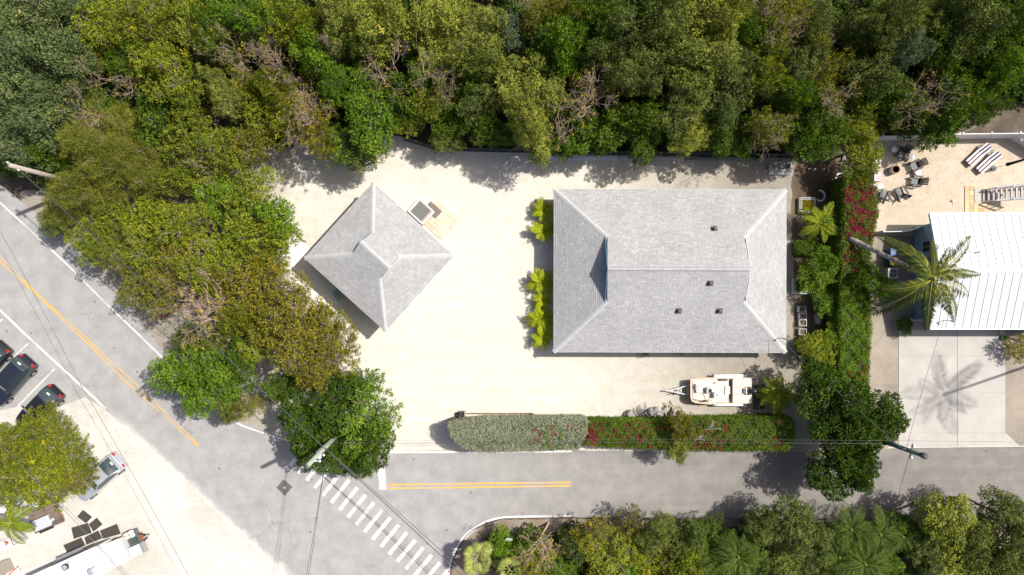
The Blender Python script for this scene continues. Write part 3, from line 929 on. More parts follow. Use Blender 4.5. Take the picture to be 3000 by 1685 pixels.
cable([(930, 1352, 9.0), (948, 1380, 8.4), (885, 1760, 7.5)], .018, 'thin cable running from the crosswalk pole down the main road')
cable([(952, 1340, 8.6), (942, 1430, 8.0), (893, 1760, 7.2)], .016, 'second thin cable running beside it from the crosswalk pole', M_CABLE)
cable([(962, 1300, 7.0), (2586, 1300, 7.0)], .016, 'long dark cable above the sage hedge between both road poles', M_CABLE)
cable([(965, 1292, 7.4), (2590, 1291, 7.4), (3200, 1300, 7.3)], .010, 'thin upper cable above the hedges running past the dark green pole', M_CABLE)
cable([(2640, 1312, 8.2), (2280, 990, 3.6)], .018, 'service cable from the dark green pole to the shingle roof mast', M_CABLE2)
cable([(2655, 1316, 8.0), (2765, 939, 3.9)], .014, 'service cable from the dark green pole to the metal roof', M_CABLE)
cable([(2668, 1322, 8.4), (2590, 1620, 7.8)], .016, 'cable from the dark green pole over the lane to the thicket', M_CABLE)

# ------------------------------------------------------------------ gate, sign, log, step box
M_GATE = mat('gate_black', (0.03, 0.027, 0.025), 0.25, 4, 0.5)
g0 = P(1450, 1221)
gt = thing('sliding_gate', g0, 'dark metal sliding gate rolled open behind the sage-green hedge', 'gate')
x0, x1 = P(1330, 1230).x - g0.x, P(1562, 1230).x - g0.x
for z in (.15, 1.45):
    MB().beam((x0, 0, z), (x1, 0, z), .08, .08).build('rail', M_GATE, gt)
pk = MB().box((0, 0, .8), (.03, .03, 1.3)).mesh('picket', M_GATE)
n = 42
for i in range(n):
    link('picket', pk, gt, (x0 + (x1 - x0) * (i + .5) / n, 0, 0))
for x in (x0 + .04, 0, x1 - .04):
    MB().box((x, 0, .8), (.09, .07, 1.5)).build('post', M_GATE, gt)
MB().box(((x0 + x1) / 2, .28, .06), (x1 - x0 - .1, .1, .06)).build('guide_track', mat('rusty_track', (.16, .1, .06), .3, 3), gt)
MB().box((x1 - .1, .15, .5), (.25, .35, 1.0)).build('guide_post', mat('rust_brown', (.14, .09, .06), .3, 3), gt)
pm = thing('gate_motor', P(1354, 1212), 'small dark gate motor box at the end of the sliding gate', 'gate motor')
MB().prism([(-.28, -.22), (.22, -.22), (.25, .0), (.22, .24), (-.24, .24)], 0, .7).build('housing', M_GATE, pm, bevel=.04)
MB().box((.28, .1, .6), (.08, .4, .5)).build('cover', mat('motor_grey', (.3, .29, .28), .1), pm, bevel=.02)
MB().box((0, 0, .02), (.7, .6, .06)).build('base', M_KERB, pm)

sg = thing('road_sign', P(1490, 1560), 'short white round-headed road sign at the bend of the kerb', 'sign')
MB().tube([(0, 0, 0), (0.02, .05, 2.3)], .03, 10).build('post', M_GALV, sg)
h_ = MB().lathe([(.33, -.012), (.33, .012)], n=24).build('plate', M_TRIM, sg)
h_.rotation_euler = (R(50), 0, 0)
h_.location = (.02, .1, 2.2)
MB().lathe([(.05, 0), (.05, .06), (.02, .08)], c=(.02, .05, 2.3), n=10).build('cap', M_GALV, sg)

lg = thing('timber_beam', P(876, 690), 'weathered brown timber lying by the cottage walk', 'timber')
a, b = P(854, 669) - lg.location, P(888, 706) - lg.location
MB().tube([a + Vector((0, 0, .08)), b + Vector((0, 0, .08))], [.07, .09], 7).build('trunk', mat('old_timber', (.2, .13, .08), .3, 6), lg)
MB().tube([b + Vector((0, 0, .08)), b + Vector((.3, -.05, .07))], [.08, .05], 7).build('stub', mat('old_timber', (.2, .13, .08)), lg)

M_PAVER = mat('pale_paver', (.58, .49, .37), .15, 1.5, .9, tint=.2)
M_PAVER2 = mat('sand_paver', (.56, .40, .24), .15, 1.5, .9, tint=.25)
# paver patio beside the cottage: each paver a piece
ang = math.atan2(gu.y, gu.x)
pc = P(1287, 646)
pt = MB().box((0, 0, .015), (2.6, 2.3, .03), 0).build('paver_patio', M_KERB, None, (pc.x, pc.y, 0), ang)
pt['kind'] = 'structure'
rg = random.Random(21)
for i in range(7):
    for j in range(6):
        w, d = 2.6 / 7, 2.3 / 6
        MB().box((-1.3 + (i + .5) * w, -1.15 + (j + .5) * d, .045 + rg.uniform(0, .008)), (w - .02, d - .02, .05), 0, rg.random()).build('paver', M_PAVER, pt)
bx = P(1236, 622)
st = thing('step_box', (bx.x, bx.y, 0), 'low wooden box with grey mat top against the diagonal cottage', 'step', rz=ang)
MB().box((0, 0, .22), (1.75, 1.5, .44)).build('box', mat('pinkish_wood', (.42, .33, .29), .2, 3), st)
MB().box((-.05, -.02, .45), (1.25, 1.2, .03)).build('top_mat', mat('grey_mat', (.14, .14, .135), .3, 14, .95), st)
for s in (-1, 1):
    MB().box((0, s * .7, .47), (1.75, .1, .07)).build('rim', M_TRIM, st)
    MB().box((s * .83, 0, .47), (.1, 1.28, .07)).build('rim', M_TRIM, st)
dm = P(1269, 616)
tag(MB().prism([(-.66, -.43), (.66, -.43), (.66, .43), (-.66, .43)], .07, .095).build('door_mat', mat('brown_mat', (.16, .135, .12), .2, 12, .95), None, (dm.x, dm.y, .012), ang, bevel=.01),
    'dark brown rectangular door mat on the pale pavers beside the cottage', 'mat')
sp = thing('porch_steps', P(1000, 862), 'pale green steps tucked under the cottage eave', 'steps', rz=ang - R(90))
for i in range(4):
    MB().box((0, -.25 * i + .3, .2 * (4 - i) - .05), (1.0, .28, .06)).build('tread', mat('green_paint', (.3, .4, .36), .1), sp)
for s in (-.48, .48):
    MB().beam((s, .55, .75), (s, -.6, .05), .05, .2).build('stringer', mat('green_paint', (.3, .4, .36)), sp)
# ------------------------------------------------------------------ vegetation
def unit(a):
    return a / np.maximum(np.linalg.norm(a, axis=-1, keepdims=True), 1e-9)

def leaves(rng, C, D, m, ll, lw, spread=0.7, up=0.35, nup=0.6, droop=0.0):
    """m leaves from each tuft point C, growing towards D; returns quads and tints"""
    C = np.repeat(C, m, 0)
    D = np.repeat(D, m, 0)
    n = len(C)
    z = np.array([0, 0, 1.0])
    ax = unit(D * 0.5 + rng.normal(0, spread, (n, 3)) * np.array([1, 1, .6]) + z * (up - droop))
    nm = unit(D * 0.95 + z * nup * .55 + rng.normal(0, .33, (n, 3)))
    sd = unit(np.cross(ax, nm))
    l = (ll * rng.uniform(.7, 1.25, n))[:, None]
    w = (lw * rng.uniform(.75, 1.2, n))[:, None]
    b = C + rng.normal(0, ll * .15, (n, 3))
    V = np.stack([b, b + ax * l * .5 + sd * w * .5, b + ax * l, b + ax * l * .5 - sd * w * .5], 1)
    return V

def lobe_set(rng, n, Rr, Hh, zc, size):
    """overlapping leaf masses making up a crown"""
    cs, rs = [np.array([0, 0, zc + Hh * .35])], [Rr * size * 1.1]
    tries = 0
    sk = rng.uniform(0, 6.28)
    while len(cs) < n and tries < 2000:
        tries += 1
        a = rng.uniform(0, 2 * np.pi)
        ph = np.arcsin(rng.uniform(-.25, .95))
        k = rng.uniform(.5, 1.02) * (1 + .16 * math.sin(2 * a + sk) + .12 * math.sin(3 * a + 2 * sk))
        c = np.array([math.cos(a) * math.cos(ph) * Rr * k, math.sin(a) * math.cos(ph) * Rr * k, zc + math.sin(ph) * Hh * k])
        r = Rr * size * rng.uniform(.55, 1.2)
        if all(np.linalg.norm(c - q) > .62 * (r + s) for q, s in zip(cs, rs)):
            cs.append(c)
            rs.append(r)
    return np.array(cs), np.array(rs)

def crown_mesh(name, seed, m, Rr=2.5, Hh=2.3, zc=5.0, nl=20, size=.36, ll=.2, lw=.1, clumps=260, per=40, rc=.3, spread=.55, droop=0., wob=.16):
    """lobes carry leaf clumps, clumps carry leaves; dark gaps stay between the clumps"""
    rng = np.random.default_rng(seed)
    cs, rs = lobe_set(rng, nl, Rr, Hh, zc, size)
    w = rs ** 2
    li = rng.choice(len(cs), clumps * 6, p=w / w.sum())
    d = unit(rng.normal(0, 1, (len(li), 3)) + np.array([0, 0, .45]))
    rad = rs[li] * (.92 + rng.normal(0, wob, len(li)))
    C = cs[li] + d * rad[:, None] * np.array([1, 1, .8])
    keep = np.ones(len(C), bool)
    for j in range(len(cs)):
        inside = np.linalg.norm((C - cs[j]) / np.array([1, 1, .8]), axis=1) < rs[j] * .75
        keep &= ~(inside & (li != j))
    C, d, li = C[keep], d[keep], li[keep]
    sel = []
    free = np.ones(len(C), bool)
    for k in range(len(C)):                      # keep clumps apart
        if not free[k]: continue
        sel.append(k)
        free &= np.sum((C - C[k]) ** 2, axis=1) > (rc * 1.2) ** 2
        if len(sel) >= clumps: break
    C, d, li = C[sel], d[sel], li[sel]
    n = len(C)
    r = rc * rng.uniform(.7, 1.3, n)
    e = unit(rng.normal(0, 1, (n, per, 3)) + d[:, None, :] * .7 + np.array([0, 0, .5]))
    T = C[:, None, :] + e * (r[:, None] * rng.uniform(.35, .95, (n, per)))[:, :, None] * np.array([1, 1, .75])
    V = leaves(rng, T.reshape(-1, 3), e.reshape(-1, 3), 1, ll, lw, spread, droop=droop)
    lt = rng.normal(0, .10, len(cs))
    t = np.repeat(lt[li] + rng.normal(0, .13, n), per) + rng.beta(2, 2, len(V)) * .6 + .16
    return quads_mesh(name, V, np.clip(t, 0, 1), m), cs, rs

def limb_mesh(name, cs, rs, m, seed, r0=.16, zf=2.2, nb=13):
    rg = random.Random(seed)
    mb = MB()
    top = Vector((rg.uniform(-.2, .2), rg.uniform(-.2, .2), zf + 1.2))
    mb.tube([(0, 0, -.2), (rg.uniform(-.1, .1), rg.uniform(-.1, .1), zf * .5), top], [r0 * 1.25, r0, r0 * .75], 8)
    idx = list(range(len(cs)))
    rg.shuffle(idx)
    for i in idx[:nb]:
        c = Vector(cs[i])
        mid = top.lerp(c, .5) + Vector((rg.uniform(-.25, .25), rg.uniform(-.25, .25), -.15))
        mb.tube([top - Vector((0, 0, .4)), mid, c], [r0 * .5, r0 * .32, r0 * .12], 5)
        for q in range(5):
            e = c + Vector((rg.gauss(0, 1), rg.gauss(0, 1), rg.uniform(-.2, 1))).normalized() * rs[i] * 1.12
            mb.tube([mid.lerp(c, .6), c.lerp(e, .5) + Vector((rg.uniform(-.1, .1),) * 3), e], [r0 * .22, r0 * .15, r0 * .07], 4, False)
    return mb.mesh(name, m, True)

M_BARK = mat('bark_grey', (.30, .25, .20), .3, 5, .95)
M_BARKRED = mat('bark_copper', (.42, .31, .245), .3, 4, .8)
L = {
 'grey':   leaf_mat('leaf_greygreen', [(0, (.050, .080, .028)), (.5, (.102, .142, .050)), (.9, (.165, .200, .070)), (1, (.30, .29, .09))], obj_var=.06),
 'yellow': leaf_mat('leaf_yellowgreen', [(0, (.070, .105, .010)), (.45, (.155, .195, .017)), (.85, (.26, .275, .022)), (1, (.46, .36, .02))]),
 'gold':   leaf_mat('leaf_gold', [(0, (.075, .090, .012)), (.45, (.150, .160, .018)), (.8, (.26, .235, .02)), (1, (.52, .32, .012))]),
 'bright': leaf_mat('leaf_bright', [(0, (.045, .092, .009)), (.5, (.100, .185, .015)), (.85, (.165, .255, .022)), (1, (.27, .32, .03))]),
 'olive':  leaf_mat('leaf_olive', [(0, (.075, .100, .016)), (.5, (.165, .195, .032)), (.85, (.265, .28, .052)), (1, (.38, .35, .07))]),
 'dolive': leaf_mat('leaf_deep_olive', [(0, (.042, .064, .013)), (.5, (.092, .122, .025)), (.85, (.155, .182, .042)), (1, (.24, .24, .05))]),
 'dark':   leaf_mat('leaf_dark', [(0, (.030, .060, .006)), (.5, (.068, .122, .011)), (.85, (.118, .180, .017)), (1, (.18, .23, .025))]),
 'brown':  leaf_mat('leaf_olivebrown', [(0, (.060, .066, .009)), (.45, (.135, .130, .015)), (.85, (.225, .200, .022)), (1, (.36, .26, .02))]),
 'moss':   leaf_mat('leaf_moss', [(0, (.050, .070, .007)), (.5, (.118, .140, .011)), (.85, (.195, .210, .015)), (1, (.36, .30, .015))]),
 'deep':   leaf_mat('leaf_deep_green', [(0, (.016, .036, .004)), (.5, (.042, .080, .007)), (.85, (.080, .128, .011)), (1, (.13, .17, .018))], obj_var=.05),
 'blue':   leaf_mat('leaf_bluegreen', [(0, (.060, .092, .052)), (.5, (.12, .165, .09)), (1, (.22, .26, .15))]),
 'feather': leaf_mat('leaf_feathery', [(0, (.090, .105, .016)), (.5, (.17, .185, .028)), (1, (.27, .265, .045))], .35),
 'palm':   leaf_mat('palm_leaf', [(0, (.060, .100, .010)), (.6, (.14, .195, .014)), (1, (.32, .31, .02))], .3),
 'ypalm':  leaf_mat('palm_leaf_yellow', [(0, (.11, .17, .008)), (.6, (.27, .33, .012)), (1, (.52, .46, .02))], .3),
 'dpalm':  leaf_mat('palm_leaf_dark', [(0, (.018, .036, .006)), (.6, (.044, .074, .011)), (1, (.12, .15, .025))], .15),
 'coco':   leaf_mat('coconut_leaf', [(0, (.024, .040, .007)), (.6, (.055, .076, .011)), (1, (.26, .23, .025))], .1),
}
KINDS = {
 'grey':   dict(nl=26, size=.33, ll=.20, lw=.11, clumps=300, per=30, rc=.33, Hh=2.3),
 'yellow': dict(nl=24, size=.33, ll=.22, lw=.12, clumps=225, per=32, rc=.34, wob=.2),
 'gold':   dict(nl=22, size=.32, ll=.20, lw=.10, clumps=180, per=28, rc=.32, wob=.25),
 'bright': dict(nl=24, size=.33, ll=.23, lw=.13, clumps=240, per=32, rc=.35),
 'olive':  dict(nl=26, size=.33, ll=.26, lw=.095, clumps=260, per=38, rc=.37, droop=.35),
 'dolive': dict(nl=26, size=.33, ll=.26, lw=.095, clumps=260, per=38, rc=.37, droop=.35),
 'dark':   dict(nl=22, size=.35, ll=.24, lw=.14, clumps=230, per=34, rc=.36),
 'brown':  dict(nl=26, size=.31, ll=.23, lw=.11, clumps=215, per=28, rc=.29, wob=.25),
 'moss':   dict(nl=26, size=.34, ll=.19, lw=.11, clumps=300, per=32, rc=.31),
 'deep':   dict(nl=20, size=.40, ll=.22, lw=.13, clumps=330, per=34, rc=.32, wob=.1),
 'blue':   dict(nl=18, size=.36, ll=.24, lw=.10, clumps=280, per=34, rc=.3),
 'feather': dict(nl=24, size=.38, ll=.40, lw=.04, clumps=190, per=60, rc=.42, spread=.5, droop=.15, wob=.25),
}
PROTO = {}
def proto(kind, i):
    key = (kind, i)
    if key not in PROTO:
        sd = sum(map(ord, kind)) * 7 + i
        kk = dict(KINDS[kind])
        f = (1.0, .82, 1.18, .92, 1.1)[i]
        kk['ll'], kk['lw'], kk['per'] = kk['ll'] * f, kk['lw'] * f, int(kk['per'] / f ** 1.5)
        cm, cs, rs = crown_mesh(kind + '_crown', sd, L[kind], **kk)
        PROTO[key] = (cm, limb_mesh(kind + '_trunk', cs, rs, M_BARK, sd))
    return PROTO[key]
TN = {'grey': 'evergreen_tree', 'yellow': 'broadleaf_tree', 'gold': 'broadleaf_tree', 'bright': 'broadleaf_tree', 'olive': 'buttonwood_tree', 'dolive': 'buttonwood_tree',
      'dark': 'shade_tree', 'brown': 'broadleaf_tree', 'moss': 'broadleaf_tree', 'deep': 'shade_tree', 'blue': 'evergreen_tree', 'feather': 'feathery_tree'}
trng = random.Random(77)
tree_n = {}
def tree(kind, px, py, r, h, label, group=None, sz=None):
    """crown centre seen at px,py with radius r photo pixels; h metres tall"""
    i = tree_n.get(kind, 0)
    tree_n[kind] = i + 1
    cm, lm = proto(kind, i % 5)
    zc = h * .80
    p = P(px, py, zc)
    s = (r / PPM * (1 - zc / HC)) / 2.62
    t = thing(TN[kind], (p.x, p.y, 0), label, 'tree', group, trng.uniform(0, 6.28))
    e = trng.uniform(.84, 1.19)
    t.scale = (s * e, s / e, h / 7.7)
    link('trunk', lm, t)
    link('crown', cm, t)
    return t

# bare copper-barked trees: recursive limbs and a few last yellow leaves
def bare_meshes(seed, leafy):
    rg = random.Random(seed)
    mb = MB()
    tips = []
    def grow(p, d, ln, r, lev):
        q = p.copy()
        path, rad = [q.copy()], [r]
        n = 3 if lev < 3 else 2
        for k in range(n):
            d = (d + Vector((rg.gauss(0, .22), rg.gauss(0, .22), rg.gauss(0, .12)))).normalized()
            q = q + d * ln / n
            path.append(q.copy())
            rad.append(r * (1 - .45 * (k + 1) / n))
        mb.tube(path, rad, 6 if lev < 2 else 4 if lev < 4 else 3, False)
        if lev >= 3: tips.append(q.copy())
        if lev >= 6: return
        for c in range(3 if lev in (0, 1, 2) else 2 + (rg.random() < .6)):
            nd = (d + Vector((rg.gauss(0, .75), rg.gauss(0, .75), rg.uniform(-.25, .35)))).normalized()
            if nd.z < -.2: nd.z *= .3
            j = rg.choice(path[1:]) if lev > 0 else path[-1]
            grow(j, nd, ln * rg.uniform(.6, .85), max(.011, r * rg.uniform(.46, .62)), lev + 1)
    grow(Vector((0, 0, -.1)), Vector((rg.uniform(-.1, .1), rg.uniform(-.1, .1), 1)).normalized(), 3.4, .18, 0)
    wood = mb.mesh('bare_limbs', M_BARKRED, True)
    rng = np.random.default_rng(seed)
    T = np.array([tuple(t) for t in tips])
    T = T[rng.choice(len(T), min(len(T), leafy))]
    D = unit(rng.normal(0, 1, (len(T), 3)))
    V = leaves(rng, T, D, 5, .2, .1, .9)
    return wood, quads_mesh('last_leaves', V, rng.uniform(.5, 1, len(V)), L['gold']), float(np.percentile(np.linalg.norm(np.array([tuple(t) for t in tips])[:, :2], axis=1), 90)), float(max(t.z for t in tips))
BARE = [bare_meshes(31 + i, 90 if i != 1 else 180) for i in range(4)]
def bare(i, px, py, r, h, label, group=None):
    w, lv, rr, zz = BARE[i % 4]
    zc = h * .8
    p = P(px, py, zc)
    s = (r / PPM * (1 - zc / HC)) / rr
    t = thing('bare_tree', (p.x, p.y, 0), label, 'tree', group, trng.uniform(0, 6.28))
    t.scale = (s, s, h / zz)
    link('limbs', w, t)
    link('leaves', lv, t)
    return t

W1 = ' in the wood behind the black screen fence'
WG = 'trees of the wood behind the screen fence'
W2 = ' in the wood behind the white vinyl fence'
WG2 = 'trees of the wood behind the white vinyl fence'
W3 = ' in the thicket between main road and cottage'
WG3 = 'trees between main road and cottage'
W4 = ' in the thicket across the lane from the hedges'
WG4 = 'trees across the lane from the hedges'
W5 = ' at the wooded corner where the main road leaves'
WG5 = 'trees of the wooded corner by the roadside pole'
DESC = {'grey': 'dense grey-green tree', 'yellow': 'yellow-green broadleaf tree', 'gold': 'thin golden-leaved tree', 'bright': 'fresh bright green tree', 'olive': 'pale olive tree with drooping fine leaves',
        'dolive': 'deep olive tree with drooping fine leaves', 'dark': 'dark glossy green tree', 'brown': 'olive-brown leaved tree', 'moss': 'mossy olive tree', 'blue': 'bluish grey-green tree', 'feather': 'feathery fine-leaved tree'}
forest = [  # kind, px, py, r px, height m
 # wooded corner
 ('grey', 80, 40, 120, 8.5, 5), ('grey', 25, 175, 105, 8.5, 5), ('grey', 165, 150, 85, 8.2, 5), ('grey', 70, 300, 120, 8.5, 5), ('grey', 165, 275, 65, 7.5, 5), ('grey', 30, 420, 85, 8, 5), ('grey', 190, 20, 70, 8, 5),
 ('dark', 130, 430, 60, 5.5, 5), ('yellow', 285, 70, 100, 8, 5), ('yellow', 390, 60, 90, 8, 5), ('gold', 470, 90, 80, 8, 5), ('olive', 545, 75, 70, 7.5, 5), ('yellow', 520, 25, 65, 8, 5),
 ('dark', 610, 100, 75, 8, 5), ('bright', 660, 55, 80, 8, 5), ('yellow', 840, 60, 75, 8.5, 5), ('bright', 745, 45, 80, 8, 5), ('yellow', 440, 175, 85, 7.5, 5), ('yellow', 500, 235, 95, 7.5, 5), ('dark', 360, 170, 60, 6, 5),
 ('dolive', 570, 200, 60, 6, 5), ('dolive', 250, 300, 75, 5, 5), ('dark', 340, 330, 60, 5, 5), ('dark', 450, 350, 70, 7, 5), ('olive', 640, 260, 75, 7, 5), ('moss', 540, 330, 70, 7, 5), ('gold', 250, 175, 45, 7, 5),
 ('moss', 800, 250, 90, 7.5, 5), ('brown', 900, 290, 105, 7.5, 5), ('moss', 790, 340, 95, 7, 5), ('brown', 920, 380, 75, 6.5, 5), ('bright', 910, 160, 85, 8, 5), ('bright', 985, 235, 70, 8, 5), ('yellow', 720, 250, 70, 7, 5),
 ('feather', 290, 450, 110, 7.5, 5), ('feather', 400, 480, 95, 7, 5), ('feather', 240, 550, 80, 6.5, 5), ('feather', 370, 400, 80, 7, 5), ('yellow', 540, 420, 80, 6.5, 5), ('yellow', 650, 430, 85, 6.5, 5), ('gold', 720, 420, 65, 6, 5),
 ('yellow', 500, 520, 70, 6, 5), ('olive', 430, 560, 60, 5.5, 5),
 # behind the screen fence
 ('olive', 990, 35, 75, 8.5, 1), ('olive', 1110, 55, 100, 8.8, 1), ('dark', 1070, 130, 70, 7, 1), ('olive', 1290, 50, 105, 9, 1), ('olive', 1410, 70, 90, 9, 1), ('olive', 1395, 160, 75, 8.5, 1), ('olive', 1290, 150, 80, 8, 1),
 ('dark', 1190, 100, 60, 7, 1), ('bright', 1050, 240, 70, 7, 1), ('bright', 1080, 340, 95, 7, 1), ('bright', 1010, 420, 70, 5.5, 1), ('dolive', 1060, 440, 70, 5, 1), ('yellow', 1255, 300, 65, 6.5, 1), ('yellow', 1200, 330, 60, 6, 1),
 ('bright', 1250, 225, 70, 6, 1), ('dark', 1160, 280, 70, 6, 1), ('dark', 1360, 250, 70, 6.5, 1), ('bright', 1370, 215, 55, 6.5, 1), ('dark', 1340, 340, 70, 5.5, 1), ('dolive', 1400, 300, 65, 6, 1), ('dolive', 1310, 400, 45, 4, 1),
 ('dark', 1430, 380, 60, 5, 1), ('olive', 1530, 230, 90, 8, 1), ('olive', 1590, 270, 80, 8, 1), ('olive', 1540, 330, 85, 7.5, 1), ('olive', 1560, 395, 65, 6.5, 1), ('blue', 1490, 95, 65, 7, 1), ('gold', 1570, 25, 80, 8.5, 1), ('gold', 1660, 30, 60, 8.5, 1),
 ('bright', 1640, 110, 80, 8.5, 1), ('bright', 1690, 60, 60, 8, 1), ('dark', 1610, 165, 70, 7, 1), ('dark', 1760, 60, 75, 8, 1), ('bright', 1790, 20, 60, 8.5, 1), ('dolive', 1850, 100, 85, 8.8, 1), ('dolive', 1860, 200, 95, 8.5, 1), ('dolive', 1790, 170, 70, 8, 1),
 ('gold', 1700, 225, 50, 6.5, 1), ('gold', 1775, 255, 50, 6, 1), ('dark', 1680, 330, 65, 5.5, 1), ('dark', 1780, 390, 70, 5, 1), ('bright', 1700, 410, 60, 4.8, 1), ('dark', 1870, 340, 75, 6, 1), ('dark', 1900, 410, 65, 5, 1), ('dark', 1640, 410, 50, 4.5, 1),
 ('dolive', 1960, 40, 85, 9, 1), ('olive', 2050, 60, 105, 9, 1), ('olive', 2130, 30, 80, 9, 1), ('dolive', 1970, 160, 85, 8.5, 1), ('olive', 2050, 180, 95, 8.8, 1), ('dolive', 2140, 190, 95, 8.5, 1), ('dolive', 2020, 290, 95, 8, 1), ('dolive', 2140, 280, 80, 8, 1),
 ('olive', 2030, 380, 70, 6.5, 1), ('dark', 2110, 370, 70, 5.5, 1), ('dark', 2180, 410, 60, 5, 1), ('yellow', 2250, 230, 65, 7.5, 1), ('yellow', 2265, 370, 65, 6.5, 1), ('dark', 2200, 90, 70, 8, 1), ('yellow', 2270, 110, 70, 8, 1), ('gold', 2310, 40, 85, 8.5, 1),
 ('dolive', 2390, 60, 75, 8, 1), ('gold', 2400, 120, 60, 7.5, 1), ('dolive', 2370, 190, 75, 7, 1), ('gold', 2450, 195, 70, 7, 1), ('bright', 2330, 270, 65, 6.5, 1), ('dark', 2400, 330, 95, 7, 1), ('dark', 2350, 400, 80, 6, 1), ('dark', 2440, 400, 75, 5.5, 1),
 # behind the vinyl fence
 ('yellow', 2530, 280, 55, 6, 2), ('yellow', 2530, 370, 55, 5.5, 2), ('dolive', 2570, 80, 85, 8, 2), ('dolive', 2650, 40, 85, 8.5, 2), ('blue', 2660, 140, 65, 8.5, 2), ('dolive', 2570, 200, 75, 7.5, 2), ('dolive', 2760, 60, 95, 8.5, 2), ('dark', 2740, 140, 70, 7, 2),
 ('dolive', 2870, 50, 90, 8.5, 2), ('dark', 2960, 70, 80, 8.5, 2), ('dark', 2850, 160, 80, 7.5, 2), ('bright', 2960, 190, 80, 8, 2), ('bright', 2900, 240, 65, 7, 2), ('dark', 2820, 290, 80, 6.5, 2), ('dark', 2660, 290, 80, 6, 2), ('dark', 2690, 345, 70, 5.0, 2),
 ('dark', 2765, 330, 80, 5.5, 2), ('dark', 2880, 310, 60, 6, 2), ('dolive', 2620, 330, 55, 5, 2), ('dark', 2580, 300, 55, 5, 2),
 # between main road and cottage
 ('yellow', 330, 615, 65, 6, 3), ('yellow', 255, 705, 60, 5.5, 3), ('yellow', 420, 650, 80, 6.2, 3), ('yellow', 400, 730, 65, 6, 3), ('gold', 510, 740, 85, 6.5, 3), ('yellow', 540, 660, 70, 6.2, 3), ('gold', 470, 820, 70, 6, 3),
 ('yellow', 570, 790, 60, 6, 3), ('gold', 385, 850, 50, 5.5, 3), ('bright', 640, 580, 75, 6.5, 3), ('yellow', 730, 590, 85, 6.5, 3), ('bright', 805, 640, 70, 6, 3), ('yellow', 760, 690, 75, 6, 3), ('bright', 690, 660, 65, 5.5, 3), ('moss', 795, 765, 55, 5.2, 3),
 ('brown', 740, 850, 90, 6.8, 3), ('brown', 840, 850, 75, 6.5, 3), ('brown', 780, 950, 95, 6.8, 3), ('brown', 890, 930, 80, 6.2, 3), ('brown', 970, 960, 80, 6, 3), ('brown', 870, 1030, 85, 6.5, 3), ('brown', 990, 1040, 70, 5.8, 3), ('brown', 910, 1100, 70, 6, 3),
 ('yellow', 740, 1000, 70, 5.5, 3), ('bright', 510, 1090, 75, 6.5, 3), ('bright', 600, 1080, 70, 6.5, 3), ('bright', 640, 1130, 75, 6, 3), ('bright', 560, 1150, 55, 5.5, 3), ('dark', 700, 1070, 60, 5.5, 3), ('gold', 720, 1190, 55, 5, 3), ('bright', 1050, 1130, 45, 4.5, 3),
 ('dark', 820, 1140, 55, 4.5, 3),
 ('feather', 185, 600, 60, 5.5, 3), ('dolive', 150, 650, 42, 4.5, 3), ('yellow', 300, 680, 55, 5.5, 3), ('moss', 620, 850, 60, 5.5, 3), ('yellow', 655, 740, 70, 6, 3), ('brown', 660, 830, 55, 5.5, 3), ('gold', 455, 890, 50, 5, 3),
 ('dolive', 630, 980, 55, 5, 3), ('gold', 600, 1010, 50, 5, 3), ('yellow', 480, 640, 60, 6, 3), ('dolive', 560, 990, 55, 4.5, 3), ('gold', 350, 770, 45, 5, 3), ('yellow', 610, 510, 65, 6, 3), ('moss', 690, 930, 60, 6, 3), ('dolive', 660, 1190, 45, 4.5, 3),
 # across the lane
 ('bright', 1470, 1585, 50, 3.5, 4), ('dark', 1540, 1600, 55, 3.5, 4), ('gold', 1560, 1650, 55, 4.5, 4), ('dolive', 1690, 1590, 60, 5, 4), ('gold', 1740, 1560, 70, 5.5, 4), ('yellow', 1800, 1620, 85, 6, 4), ('brown', 1850, 1530, 60, 5.5, 4), ('bright', 1830, 1660, 60, 4.5, 4),
 ('yellow', 1920, 1640, 70, 5.5, 4), ('dolive', 1930, 1550, 70, 6, 4), ('dolive', 2010, 1590, 70, 5.5, 4), ('yellow', 2010, 1660, 70, 5.5, 4), ('dark', 2080, 1560, 65, 4.5, 4), ('dolive', 2240, 1525, 65, 6, 4), ('dolive', 2330, 1540, 90, 6.5, 4), ('dolive', 2290, 1630, 80, 6, 4),
 ('dolive', 2400, 1600, 70, 6, 4), ('dark', 2230, 1610, 65, 4.5, 4), ('olive', 2780, 1510, 85, 7, 4), ('dolive', 2870, 1590, 90, 6.5, 4), ('dolive', 2720, 1615, 85, 6, 4), ('olive', 2800, 1660, 90, 6.5, 4), ('dark', 2650, 1540, 60, 4.5, 4), ('dolive', 2960, 1500, 80, 7, 4),
 ('dolive', 2990, 1600, 95, 7.5, 4), ('dark', 2930, 1650, 80, 6, 4), ('dark', 2600, 1660, 70, 4, 4), ('dark', 2480, 1680, 80, 4, 4), ('dark', 2130, 1670, 70, 3.5, 4), ('dark', 1660, 1670, 70, 3.2, 4),
 ('brown', 2380, 1700, 70, 5, 4), ('gold', 1760, 1700, 60, 5, 4),
]
WZ = {1: (W1, WG), 2: (W2, WG2), 3: (W3, WG3), 4: (W4, WG4), 5: (W5, WG5)}
KD = {'grey': 'grey-green', 'yellow': 'yellow-green', 'gold': 'golden-leaved', 'bright': 'bright green', 'olive': 'pale olive', 'dolive': 'deep olive', 'dark': 'dark green',
      'brown': 'olive-brown', 'moss': 'mossy olive', 'blue': 'bluish-green', 'feather': 'feathery'}
ZN = {1: 'behind the black screen fence', 2: 'behind the white vinyl fence', 3: 'between main road and cottage', 4: 'across the lane from the hedges', 5: 'in the wooded roadside corner'}
hrg = random.Random(5)
